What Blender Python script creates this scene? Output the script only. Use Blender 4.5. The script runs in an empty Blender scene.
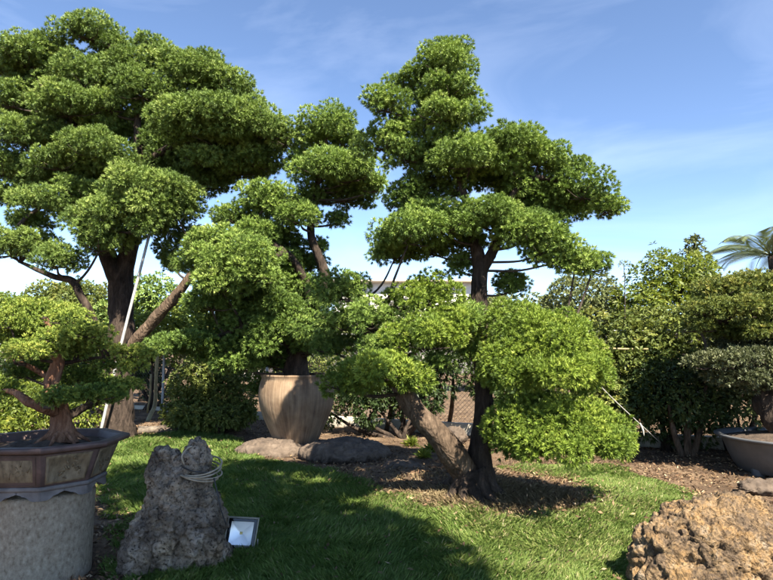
import bpy, math, random
import numpy as np
from mathutils import Vector, noise as mn

rng = np.random.default_rng(7)
random.seed(7)
sc = bpy.context.scene
C = sc.collection
W0, H0, F0 = 773.0, 580.0, 580.0
HORIZON = 350.0
EYE = 1.55
TH = math.atan((HORIZON - H0 / 2) / F0)
SUN_EL = math.radians(49)
SUN_AZ = math.radians(25)            # to the right of straight behind the camera
SUN = np.array([math.sin(SUN_AZ) * math.cos(SUN_EL), -math.cos(SUN_AZ) * math.cos(SUN_EL), math.sin(SUN_EL)])

# ------------------------------------------------------------------ placing
def ray(px, py):
    x = (px - W0 / 2) / F0; v = -(py - H0 / 2) / F0
    return np.array([x, math.cos(TH) - v * math.sin(TH), math.sin(TH) + v * math.cos(TH)])
def at(px, py, Y):
    d = ray(px, py); return d * (Y / d[1]) + np.array([0, 0, EYE])
def sm(a, b, x):
    t = np.clip((x - a) / (b - a), 0, 1); return t * t * (3 - 2 * t)
def ghash(ix, iy, iz, seed):
    h = (ix * 374761393 + iy * 668265263 + iz * 2147483647 + seed * 974634777) & 0xFFFFFFFF
    h = ((h ^ (h >> 13)) * 1274126177) & 0xFFFFFFFF
    return ((h ^ (h >> 16)) & 0xFFFF) / 65535.0
def vnoise(P, seed=0):
    P = np.asarray(P, float); i = np.floor(P).astype(np.int64); f = P - i; f = f * f * (3 - 2 * f)
    r = 0
    for a in (0, 1):
        for b in (0, 1):
            for c in (0, 1):
                w = (f[..., 0] if a else 1 - f[..., 0]) * (f[..., 1] if b else 1 - f[..., 1]) * (f[..., 2] if c else 1 - f[..., 2])
                r = r + w * ghash(i[..., 0] + a, i[..., 1] + b, i[..., 2] + c, seed)
    return r
def fbm(P, seed=0, oct=4):
    P = np.asarray(P, float); s = 0; a = .5
    for k in range(oct):
        s = s + a * vnoise(P * 2 ** k, seed + k); a *= .5
    return s / (1 - .5 ** oct)
def n2(x, y, s, seed=0, oct=3):
    return fbm(np.stack([np.asarray(x, float) * s, np.asarray(y, float) * s, np.zeros_like(np.asarray(x, float))], -1), seed, oct)
def g(x, y):
    x = np.asarray(x, float); y = np.asarray(y, float)
    near = sm(40, 20, np.hypot(x, y))
    z = .15 * np.exp(-(((x - 1.0) / 1.1) ** 2 + ((y - 6.3) / .8) ** 2))
    z = z + .10 * np.exp(-(((x - .2) / .9) ** 2 + ((y - 7.1) / .8) ** 2))
    z = z + .07 * np.exp(-(((x - 2.2) / 1.5) ** 2 + ((y - 5.6) / .9) ** 2))
    z = z + .10 * sm(7.5, 9.5, y) * sm(-1.5, -3.5, x) + .05 * np.exp(-(((x + 1.4) / 1.2) ** 2 + ((y - 9.2) / .9) ** 2))
    z = z - .05 * sm(4.8, 4.0, y) * sm(-1.5, -2.5, x)
    z = z + near * (.10 * (n2(x, y, .8, 3) - .5) + .05 * (n2(x, y, 3.1, 5) - .5))
    return z
def g1(x, y): return float(g(np.array([x]), np.array([y]))[0])
def gp(px, py):
    d = ray(px, py); t = 1.0
    for _ in range(60):
        p = d * t + np.array([0, 0, EYE]); e = p[2] - g1(p[0], p[1])
        t += e / -d[2] * .8
    return d * t + np.array([0, 0, EYE])

# ------------------------------------------------------------------ mesh helpers
class MB:
    def __init__(s): s.V = []; s.F = {}; s.n = 0; s.A = {}; s.order = []
    def add(s, V, F, **attrs):
        V = np.asarray(V, float)
        fs = F if isinstance(F, list) and len(F) and isinstance(F[0], np.ndarray) and F[0].ndim == 2 else None
        if fs is None:
            by = {}
            for f in F: by.setdefault(len(f), []).append(f)
            fs = [np.array(v) for v in by.values()]
        for f in fs: s.F.setdefault(f.shape[1], []).append(f + s.n)
        s.V.append(V); s.n += len(V)
        for k, a in attrs.items(): s.A.setdefault(k, []).append(a)
        return s
    def box(s, c, size, R=None):
        x, y, z = np.array(size) / 2
        V = np.array([[-x, -y, -z], [x, -y, -z], [x, y, -z], [-x, y, -z], [-x, -y, z], [x, -y, z], [x, y, z], [-x, y, z]])
        if R is not None: V = V @ np.asarray(R).T
        return s.add(V + np.asarray(c), [(3, 2, 1, 0), (4, 5, 6, 7), (0, 1, 5, 4), (1, 2, 6, 5), (2, 3, 7, 6), (3, 0, 4, 7)])
    def build(s, name, mat, parent=None, loc=None, smooth=False, attr_face=None):
        V = np.concatenate(s.V) if s.V else np.zeros((0, 3))
        org = np.zeros(3)
        if parent is not None:
            r = parent
            while r is not None: org = org + np.array(r.location); r = r.parent
        elif loc is not None: org = np.asarray(loc, float)
        V = V - org
        me = bpy.data.meshes.new(name)
        fl = []; tot = []
        for k in sorted(s.F):
            f = np.concatenate(s.F[k]); fl.append(f.ravel()); tot.append(np.full(len(f), k))
        li = np.concatenate(fl).astype(np.int32); lt = np.concatenate(tot).astype(np.int32)
        ls = np.concatenate([[0], np.cumsum(lt)[:-1]]).astype(np.int32)
        me.vertices.add(len(V)); me.vertices.foreach_set('co', V.astype(np.float32).ravel())
        me.loops.add(len(li)); me.loops.foreach_set('vertex_index', li)
        me.polygons.add(len(lt)); me.polygons.foreach_set('loop_start', ls); me.polygons.foreach_set('loop_total', lt)
        if smooth: me.polygons.foreach_set('use_smooth', np.ones(len(lt), bool))
        for k, a in s.A.items():
            a = np.concatenate(a).astype(np.float32)
            dom = 'FACE' if len(a) == len(lt) else 'POINT'
            at_ = me.attributes.new(k, 'FLOAT', dom); at_.data.foreach_set('value', a)
        me.update(calc_edges=True); me.validate()
        if mat: me.materials.append(mat)
        o = bpy.data.objects.new(name, me); C.objects.link(o)
        if parent is not None: o.parent = parent
        else: o.location = org
        return o

def tag(o, label=None, cat=None, group=None, kind=None):
    if label: o['label'] = label
    if cat: o['category'] = cat
    if group: o['group'] = group
    if kind: o['kind'] = kind
    return o
def empty(name, loc, label, cat, group=None):
    o = bpy.data.objects.new(name, None); C.objects.link(o); o.location = tuple(loc); o.empty_display_size = .2
    return tag(o, label, cat, group)

def catmull(P, R, per=6):
    P = np.asarray(P, float); R = np.asarray(R, float)
    if len(P) < 3: per = max(per, 4)
    Q = np.vstack([2 * P[0] - P[1], P, 2 * P[-1] - P[-2]]); out = []; rr = []
    for i in range(len(P) - 1):
        a, b, c, d = Q[i:i + 4]
        for k in range(per):
            t = k / per
            out.append(.5 * (2 * b + (c - a) * t + (2 * a - 5 * b + 4 * c - d) * t * t + (3 * b - a - 3 * c + d) * t ** 3))
            rr.append(R[i] * (1 - t) + R[i + 1] * t)
    out.append(P[-1]); rr.append(R[-1])
    return np.array(out), np.array(rr)
def tube(mb, P, R, sides=8, per=6, rough=0., seed=0, closed=False, freq=6.):
    P, R = catmull(P, R, per)
    n = len(P); T = np.gradient(P, axis=0); T /= np.linalg.norm(T, axis=1)[:, None] + 1e-9
    u = np.cross(T[0], [0, 0, 1.]); 
    if np.linalg.norm(u) < .1: u = np.cross(T[0], [1., 0, 0])
    u /= np.linalg.norm(u); U = [u]
    for i in range(1, n):
        u = u - T[i] * (u @ T[i]); u /= np.linalg.norm(u) + 1e-9; U.append(u)
    U = np.array(U); Wv = np.cross(T, U)
    a = np.linspace(0, 2 * np.pi, sides, endpoint=False)
    D = U[:, None] * np.cos(a)[None, :, None] + Wv[:, None] * np.sin(a)[None, :, None]
    rad = R[:, None] * np.ones((1, sides))
    if rough:
        q = P[:, None] * np.array([1, 1, .45]) * freq + D * 1.6
        q2 = P[:, None] * 1.3 + D * 3.0
        rad = rad * (1 + rough * (fbm(q, seed, 3) - .5) * 2 - .5 * rough * (np.abs(fbm(q2, seed + 3, 3) - .5) < .045))
    V = (P[:, None] + D * rad[..., None]).reshape(-1, 3)
    i = np.arange(n - 1)[:, None] * sides; j = np.arange(sides)[None]; k = (j + 1) % sides
    F = np.stack([i + j, i + k, i + sides + k, i + sides + j], -1).reshape(-1, 4)
    V = np.vstack([V, P[0], P[-1]]); b = n * sides
    f3 = np.array([[b, (q + 1) % sides, q] for q in range(sides)] + [[b + 1, (n - 1) * sides + q, (n - 1) * sides + (q + 1) % sides] for q in range(sides)])
    mb.add(V, [F, f3]); return mb
def lathe(mb, prof, c, n=48, lump=0., seed=0):
    prof = np.asarray(prof, float); a = np.linspace(0, 2 * np.pi, n, endpoint=False); m = len(prof)
    V = np.stack([prof[:, None, 0] * np.cos(a), prof[:, None, 0] * np.sin(a), prof[:, None, 1] + 0 * a[None]], -1)
    if lump:
        d = fbm(V * 5, seed, 4) - .5; V[..., :2] *= (1 + lump * d)[..., None]
    i = np.arange(m - 1)[:, None] * n; j = np.arange(n)[None]; k = (j + 1) % n
    F = np.stack([i + j, i + k, i + n + k, i + n + j], -1).reshape(-1, 4)
    mb.add(V.reshape(-1, 3) + np.asarray(c), [F]); return mb
def unit(v): return v / (np.linalg.norm(v, axis=-1, keepdims=True) + 1e-9)

# ------------------------------------------------------------------ materials
def mat(name):
    m = bpy.data.materials.new(name); m.use_nodes = True; nt = m.node_tree; b = nt.nodes['Principled BSDF']
    return m, nt, b
def ramp(nt, fac, stops):
    r = nt.nodes.new('ShaderNodeValToRGB'); e = r.color_ramp.elements
    while len(e) < len(stops): e.new(.5)
    for el, (p, c) in zip(e, stops): el.position = p; el.color = (*c, 1)
    nt.links.new(fac, r.inputs[0]); return r.outputs[0]
def noise_n(nt, scale, detail=5, rough=.6, vec=None, dist=0.):
    n = nt.nodes.new('ShaderNodeTexNoise'); n.inputs['Scale'].default_value = scale; n.inputs['Detail'].default_value = detail
    n.inputs['Roughness'].default_value = rough; n.inputs['Distortion'].default_value = dist
    if vec is not None: nt.links.new(vec, n.inputs['Vector'])
    return n.outputs['Fac']
def objvec(nt, scale=(1, 1, 1)):
    t = nt.nodes.new('ShaderNodeTexCoord'); mp = nt.nodes.new('ShaderNodeMapping'); mp.inputs['Scale'].default_value = scale
    nt.links.new(t.outputs['Object'], mp.inputs['Vector']); return mp.outputs['Vector']
def bump(nt, b, h, strength=.5, dist=.02):
    bp = nt.nodes.new('ShaderNodeBump'); bp.inputs['Strength'].default_value = strength; bp.inputs['Distance'].default_value = dist
    nt.links.new(h, bp.inputs['Height']); nt.links.new(bp.outputs[0], b.inputs['Normal'])
def attr(nt, name):
    a = nt.nodes.new('ShaderNodeAttribute'); a.attribute_name = name; return a.outputs['Fac']
def mixc(nt, fac, a, b_, mode='MIX'):
    m = nt.nodes.new('ShaderNodeMix'); m.data_type = 'RGBA'; m.blend_type = mode
    for s, v in ((m.inputs[0], fac), (m.inputs[6], a), (m.inputs[7], b_)):
        if isinstance(v, (tuple, list)): s.default_value = (*v, 1)
        elif isinstance(v, (int, float)): s.default_value = v
        else: nt.links.new(v, s)
    return m.outputs[2]
def math_n(nt, op, a, b_=0.):
    m = nt.nodes.new('ShaderNodeMath'); m.operation = op
    for s, v in zip(m.inputs, (a, b_)):
        if isinstance(v, (int, float)): s.default_value = v
        else: nt.links.new(v, s)
    return m.outputs[0]
def simple(name, stops, scale=6., rough=.8, bs=.3, bd=.01, vs=(1, 1, 1), spec=.3, metallic=0., detail=6):
    m, nt, b = mat(name); v = objvec(nt, vs); f = noise_n(nt, scale, detail, .62, v)
    nt.links.new(ramp(nt, f, stops), b.inputs['Base Color']); b.inputs['Roughness'].default_value = rough
    b.inputs['Specular IOR Level'].default_value = spec; b.inputs['Metallic'].default_value = metallic
    if bs: bump(nt, b, noise_n(nt, scale * 3, 6, .65, v), bs, bd)
    return m
def leafmat(name, stops, transl=.28, rough=.5, spec=.2, tcol=(.22, .34, .03)):
    m, nt, b = mat(name)
    nt.links.new(ramp(nt, attr(nt, 'tint'), stops), b.inputs['Base Color'])
    b.inputs['Roughness'].default_value = rough; b.inputs['Specular IOR Level'].default_value = spec
    t = nt.nodes.new('ShaderNodeBsdfTranslucent'); nt.links.new(mixc(nt, .6, ramp(nt, attr(nt, 'tint'), stops), tcol), t.inputs[0])
    mx = nt.nodes.new('ShaderNodeMixShader'); mx.inputs[0].default_value = transl
    nt.links.new(b.outputs[0], mx.inputs[1]); nt.links.new(t.outputs[0], mx.inputs[2])
    nt.links.new(mx.outputs[0], nt.nodes['Material Output'].inputs['Surface']); return m
def barkmat(name, c0, c1, c2, s=9., bs=.9):
    m, nt, b = mat(name); v = objvec(nt, (1, 1, .35)); f = noise_n(nt, s, 7, .7, v, .4)
    nt.links.new(ramp(nt, f, [(.32, c0), (.5, c1), (.68, c2)]), b.inputs['Base Color']); b.inputs['Roughness'].default_value = .95
    b.inputs['Specular IOR Level'].default_value = .15
    vo = nt.nodes.new('ShaderNodeTexVoronoi'); vo.inputs['Scale'].default_value = s * 3; nt.links.new(v, vo.inputs['Vector'])
    bump(nt, b, math_n(nt, 'ADD', noise_n(nt, s * 3, 6, .7, v), vo.outputs['Distance']), bs, .02); return m

M = {}
M['leafC'] = leafmat('pine_leaf', [(0, (0.042, 0.074, 0.020)), (.45, (0.131, 0.202, 0.045)), (.8, (0.226, 0.314, 0.068)), (1, (0.314, 0.393, 0.106))], .14)
M['leafA'] = leafmat('old_leaf', [(0, (0.040, 0.068, 0.020)), (.45, (0.123, 0.186, 0.048)), (.8, (0.217, 0.293, 0.071)), (1, (0.305, 0.371, 0.106))], .14)
M['leafBright'] = leafmat('new_leaf', [(0, (0.043, 0.074, 0.018)), (.4, (0.120, 0.180, 0.030)), (.8, (0.198, 0.268, 0.039)), (1, (0.270, 0.329, 0.057))], .14)
M['leafBonsai'] = leafmat('bonsai_leaf', [(0, (0.050, 0.092, 0.022)), (.5, (0.164, 0.226, 0.042)), (.85, (0.278, 0.329, 0.062)), (1, (0.365, 0.387, 0.085))], .15)
M['leafGrey'] = leafmat('shaded_grey_leaf', [(0, (.040, .050, .024)), (.5, (.095, .110, .050)), (1, (.17, .18, .085))], .15, .5, .4, (.12, .16, .05))
M['leafOlive'] = leafmat('olive_leaf', [(0, (0.046, 0.067, 0.018)), (.5, (0.112, 0.145, 0.035)), (.85, (0.192, 0.211, 0.050)), (1, (0.259, 0.238, 0.059))], .25, .55, .25, (0.207, 0.238, 0.040))
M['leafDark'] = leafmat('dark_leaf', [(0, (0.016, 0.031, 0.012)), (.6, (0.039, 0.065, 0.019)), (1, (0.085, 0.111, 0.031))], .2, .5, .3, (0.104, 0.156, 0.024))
M['leafLime'] = leafmat('lime_leaf', [(0, (0.054, 0.084, 0.016)), (.5, (0.127, 0.164, 0.025)), (1, (0.234, 0.248, 0.041))], .3, .5, .3, (0.226, 0.298, 0.027))
M['leafDull'] = leafmat('dull_leaf', [(0, (.045, .062, .024)), (.5, (.10, .122, .042)), (1, (.17, .18, .06))], .2, .6, .25, (.12, .16, .05))
M['palm'] = leafmat('palm_leaf', [(0, (.05, .075, .035)), (1, (.14, .17, .08))], .2, .45, .4, (.15, .2, .06))
M['grass'] = leafmat('lawn_blade', [(0, (0.065, 0.113, 0.025)), (.45, (0.144, 0.207, 0.048)), (.75, (0.227, 0.255, 0.079)), (.93, (0.383, 0.320, 0.172)), (1, (0.479, 0.392, 0.243))], .3, .55, .2, (0.167, 0.309, 0.043))
M['straw'] = leafmat('dry_blade', [(0, (.10, .075, .038)), (1, (.27, .21, .12))], .2, .7, .15, (.35, .28, .14))
M['litter'] = leafmat('dead_leaf', [(0, (.045, .028, .018)), (.5, (.14, .085, .05)), (.85, (.26, .18, .10)), (1, (.38, .30, .19))], .08, .8, .15, (.2, .12, .05))
M['bark'] = barkmat('brown_bark', (.013, .010, .008), (.038, .028, .022), (.085, .063, .048))
M['barkLight'] = barkmat('sunlit_brown_bark', (.034, .024, .017), (.095, .067, .046), (.18, .13, .092), 13.)  # sunlit copy of the darker brown bark: light and shade put into colour
M['barkRed'] = barkmat('red_bark', (.075, .036, .022), (.18, .092, .056), (.29, .17, .11), 14.)
M['twig'] = simple('twig_bark', [(.3, (.02, .015, .012)), (.7, (.07, .052, .04))], 20, .9, .3)
M['stone'] = simple('pedestal_stone', [(.30, (.18, .14, .095)), (.45, (.29, .235, .168)), (.57, (.35, .29, .21)), (.72, (.46, .39, .295))], 40, .9, 1., .012, (1, 1, .7))
M['potrim'] = simple('purple_clay', [(.3, (.050, .032, .028)), (.7, (.125, .080, .070))], 9, .55, .3, .006, spec=.4)
M['potbase'] = simple('slate_clay', [(.3, (.075, .066, .062)), (.7, (.18, .16, .15))], 9, .65, .4, .006)
m, nt, b = mat('carved_panel'); v = objvec(nt); w = objvec(nt, (1, 1, .12))
f = math_n(nt, 'ADD', math_n(nt, 'MULTIPLY', noise_n(nt, 34, 4, .6, w), .6), math_n(nt, 'MULTIPLY', noise_n(nt, 8, 6, .6, v), .4))
nt.links.new(ramp(nt, f, [(.36, (.07, .050, .029)), (.5, (.155, .115, .067)), (.66, (.24, .185, .115))]), b.inputs['Base Color']); b.inputs['Roughness'].default_value = .8
bump(nt, b, noise_n(nt, 30, 6, .7, v), .5, .008); M['panel'] = m
M['motif'] = simple('carved_relief', [(.3, (.085, .065, .04)), (.7, (.23, .175, .105))], 30, .85, .4)
M['soil'] = simple('pot_soil', [(.3, (.03, .022, .017)), (.7, (.11, .08, .058))], 14, .95, 1, .02)
M['greypot'] = simple('grey_clay', [(.3, (.055, .058, .062)), (.7, (.105, .107, .112))], 3.5, .5, .15, .004, spec=.5)
M['pole'] = simple('galvanised', [(.3, (.26, .26, .25)), (.7, (.40, .40, .38))], 12, .55, .1, .002, spec=.5)
M['white'] = simple('weathered_white', [(.3, (.42, .40, .36)), (.7, (.66, .64, .59))], 8, .7, .15, .004)
M['wire'] = simple('wire', [(.3, (.16, .16, .155)), (.7, (.26, .26, .25))], 8, .6, 0)
M['concrete'] = simple('kerb_concrete', [(.3, (.28, .25, .20)), (.7, (.52, .48, .40))], 4, .9, .5, .01)
M['rope'] = simple('rope', [(.3, (.30, .29, .27)), (.7, (.48, .46, .42))], 60, .9, .3, .002)
M['cable'] = simple('beige_cable', [(.3, (.20, .165, .115)), (.7, (.36, .31, .23))], 14, .7, 0)
M['blackcable'] = simple('black_cable', [(.3, (.015, .015, .015)), (.7, (.04, .04, .04))], 30, .5, 0)
M['bamboo'] = simple('bamboo', [(.3, (.16, .13, .06)), (.7, (.30, .25, .13))], 8, .6, 0)
M['wall'] = simple('painted_wall', [(.3, (.62, .60, .55)), (.7, (.74, .72, .68))], 1.5, .9, .1)
M['roof'] = simple('metal_roof', [(.3, (.50, .43, .32)), (.7, (.60, .53, .42))], 1.0, .7, 0)
M['pane'] = simple('window_pane', [(.3, (.03, .035, .04)), (.7, (.05, .055, .06))], 2, .1, 0, spec=.6)
M['log'] = simple('grey_wood', [(.3, (.05, .04, .032)), (.7, (.20, .165, .13))], 12, .95, .8, .01, (1, 1, .3))
# big clay urn: vertical streaks
m, nt, b = mat('streaked_clay'); t = nt.nodes.new('ShaderNodeTexCoord'); sx = nt.nodes.new('ShaderNodeSeparateXYZ'); nt.links.new(t.outputs['Object'], sx.inputs[0])
ang = math_n(nt, 'ARCTAN2', sx.outputs[0], sx.outputs[1]); cv = nt.nodes.new('ShaderNodeCombineXYZ'); nt.links.new(math_n(nt, 'MULTIPLY', ang, 5.), cv.inputs[0]); nt.links.new(math_n(nt, 'MULTIPLY', sx.outputs[2], .7), cv.inputs[2])
f = noise_n(nt, 2.2, 6, .62, cv.outputs[0], .3)
f2 = noise_n(nt, 5, 5, .6, objvec(nt))
col = ramp(nt, f, [(.33, (.060, .035, .019)), (.46, (.135, .084, .047)), (.58, (.20, .132, .075)), (.72, (.27, .20, .125))])
nt.links.new(mixc(nt, .25, col, ramp(nt, f2, [(.35, (.14, .09, .06)), (.65, (.40, .31, .22))])), b.inputs['Base Color']); b.inputs['Roughness'].default_value = .85
bump(nt, b, math_n(nt, 'ADD', f, f2), .35, .02); M['urn'] = m
def rockmat(name, stops, pit, s=7., patch=(1.1, 1.06, 1.)):
    m, nt, b = mat(name); v = objvec(nt); f = noise_n(nt, s, 8, .68, v, .3)
    vo = nt.nodes.new('ShaderNodeTexVoronoi'); vo.inputs['Scale'].default_value = s * 5; nt.links.new(v, vo.inputs['Vector'])
    fine = noise_n(nt, s * 6, 6, .7, v)
    pits = ramp(nt, math_n(nt, 'MULTIPLY', fine, 1.0), [(.36, (0, 0, 0)), (.48, (1, 1, 1))])
    big_ = noise_n(nt, s * .55, 4, .6, v, .8); tone = ramp(nt, big_, [(.38, (.62, .60, .60)), (.50, (.95, .92, .88)), (.62, patch)])
    nt.links.new(mixc(nt, 1., mixc(nt, pits, pit, ramp(nt, f, stops)), tone, 'MULTIPLY'), b.inputs['Base Color']); b.inputs['Roughness'].default_value = .92; b.inputs['Specular IOR Level'].default_value = .2
    bump(nt, b, math_n(nt, 'ADD', math_n(nt, 'MULTIPLY', fine, 1.3), vo.outputs['Distance']), 1., .025); return m
M['rockgrey'] = rockmat('grey_limestone', [(.3, (.10, .080, .060)), (.45, (.21, .172, .13)), (.55, (.32, .268, .21)), (.68, (.50, .44, .36))], (.045, .033, .024), 7., (1.25, 1.16, 1.02))
M['rocktan'] = rockmat('tan_limestone', [(.3, (.085, .062, .042)), (.44, (.17, .125, .085)), (.52, (.26, .18, .10)), (.60, (.27, .215, .155)), (.74, (.40, .345, .28))], (.045, .033, .024), 8., (1.12, 1.0, .80))
M['rockflat'] = simple('brown_stone', [(.3, (.045, .034, .026)), (.55, (.10, .075, .056)), (.75, (.16, .125, .095))], 5, .9, .8, .02)
m, nt, b = mat('housing_grey'); b.inputs['Base Color'].default_value = (.20, .185, .145, 1); b.inputs['Roughness'].default_value = .5; bump(nt, b, noise_n(nt, 60, 3), .05, .002); M['housing'] = m
m, nt, b = mat('bezel_black'); b.inputs['Base Color'].default_value = (.012, .012, .013, 1); b.inputs['Roughness'].default_value = .55; b.inputs['Specular IOR Level'].default_value = .2; M['bezel'] = m
m, nt, b = mat('reflector_metal'); b.inputs['Base Color'].default_value = (.86, .87, .88, 1); b.inputs['Metallic'].default_value = .55; b.inputs['Roughness'].default_value = .33; M['reflector'] = m
m, nt, b = mat('led_yellow'); b.inputs['Base Color'].default_value = (.75, .55, .10, 1); M['led'] = m
m, nt, b = mat('lamp_glass'); tr = nt.nodes.new('ShaderNodeBsdfTransparent'); gl = nt.nodes.new('ShaderNodeBsdfGlossy'); gl.inputs['Roughness'].default_value = .03
fr = nt.nodes.new('ShaderNodeFresnel'); fr.inputs[0].default_value = 1.5; mx = nt.nodes.new('ShaderNodeMixShader'); nt.links.new(fr.outputs[0], mx.inputs[0]); nt.links.new(tr.outputs[0], mx.inputs[1]); nt.links.new(gl.outputs[0], mx.inputs[2]); nt.links.new(mx.outputs[0], nt.nodes['Material Output'].inputs[0]); M['glass'] = m

# ------------------------------------------------------------------ foliage
def leaves(mb, P, A, L, Wd, n, tint, spread=(8, 60), droop=.08):
    N = len(P)
    if N == 0: return
    P = np.repeat(P, n, 0); A = np.repeat(A, n, 0); t = np.repeat(tint, n)
    th = np.radians(rng.uniform(*spread, N * n)); r = unit(np.cross(A, unit(rng.normal(size=(N * n, 3)))))
    d = A * np.cos(th)[:, None] + r * np.sin(th)[:, None]
    side = unit(np.cross(d, A + .3 * rng.normal(size=A.shape)))
    l = L * rng.uniform(.65, 1.2, N * n)[:, None] if np.isscalar(L) else (np.repeat(L, n) * rng.uniform(.65, 1.2, N * n))[:, None]
    w = Wd * rng.uniform(.75, 1.25, N * n)[:, None]
    tip = P + d * l; tip[:, 2] -= (droop * l[:, 0])
    mid = P + d * l * .5
    V = np.stack([P + d * l * .08, mid + side * w, tip, mid - side * w], 1).reshape(-1, 3)
    F = np.arange(N * n * 4).reshape(-1, 4)
    mb.add(V, [F], tint=np.clip(t + rng.normal(0, .08, N * n), 0, 1))
def dome(c, R, dens, seed=0, under=.6, up=.35, fill=.5, rc=.13, tbias=0., low=.55):
    """tufts over an ellipsoid cushion built from many small rosettes: positions, axes, tint"""
    R = np.asarray(R, float); c = np.asarray(c, float); rg = np.random.default_rng(seed + 11)
    rc = min(rc, .55 * R.min() + .02); Ri = np.maximum(R - rc * .85, .35 * R)
    p = 1.6; area = 4 * np.pi * (((Ri[0] * Ri[1]) ** p + (Ri[0] * Ri[2]) ** p + (Ri[1] * Ri[2]) ** p) / 3) ** (1 / p)
    k = int(np.clip(area / (2.4 * rc * rc), 6, 260))
    i = np.arange(k) + .5; ph = np.arccos(1 - 2 * i / k); th = np.pi * (1 + 5 ** .5) * i + rg.uniform(0, 6.28)
    u = unit(np.stack([np.cos(th) * np.sin(ph), np.sin(th) * np.sin(ph), np.cos(ph)], -1) + rg.normal(0, .5 / math.sqrt(k) , (k, 3)))
    u = u[(u[:, 2] > -.2) | (rg.random(k) < low)]; k = len(u)
    q = u * rg.uniform(.82, 1.07, k)[:, None]; q[:, 2] = np.where(q[:, 2] < 0, q[:, 2] * under, q[:, 2])
    C_ = q * Ri; ax = unit(unit(u / Ri) * .8 + np.array([0, 0, up]))
    rk = rc * rg.uniform(.7, 1.3, k); m = np.maximum(4, (dens * 2 * np.pi * rk ** 2 * .75).astype(int)); idx = np.repeat(np.arange(k), m); n = len(idx)
    jj = np.arange(n) - np.repeat(np.cumsum(m) - m, m); ct = 1 - (jj + .5) / m[idx] * 1.15; st_ = np.sqrt(np.maximum(0, 1 - ct * ct)); fi = 2.39996 * jj + np.repeat(rg.uniform(0, 6.28, k), m)
    e1 = unit(np.cross(ax, np.array([.3, .9, .1])))[idx]; e2 = np.cross(ax[idx], e1)
    v = unit(e1 * (st_ * np.cos(fi))[:, None] + e2 * (st_ * np.sin(fi))[:, None] + ax[idx] * ct[:, None] + .12 * rg.normal(size=(n, 3))); 
    P = c + C_[idx] + v * (rk[idx] * rg.uniform(.78, 1.06, n))[:, None]
    A = unit(v * .75 + ax[idx] * .35 + np.array([0, 0, .42]) + .18 * rg.normal(size=(n, 3)))
    st2 = rg.random(n) < .03; P[st2] += v[st2] * (rc * rg.uniform(.2, .6, st2.sum()))[:, None]
    nf = int(area * dens * fill); uf = unit(rg.normal(size=(nf, 3))); rf = rg.uniform(.25, .85, nf); qf = uf * rf[:, None]; qf[:, 2] = np.where(qf[:, 2] < 0, qf[:, 2] * under, qf[:, 2])
    P = np.vstack([P, c + qf * Ri]); A = np.vstack([A, unit(uf + np.array([0, 0, up]) + .25 * rg.normal(size=(nf, 3)))])
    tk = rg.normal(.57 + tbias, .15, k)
    t = np.concatenate([tk[idx] + rg.normal(0, .12, n), rg.normal(.4, .15, nf)])  # inner fill tufts tinted darker, crevice shade put into the leaf colour
    return P, A, np.clip(t, 0, 1)

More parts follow.
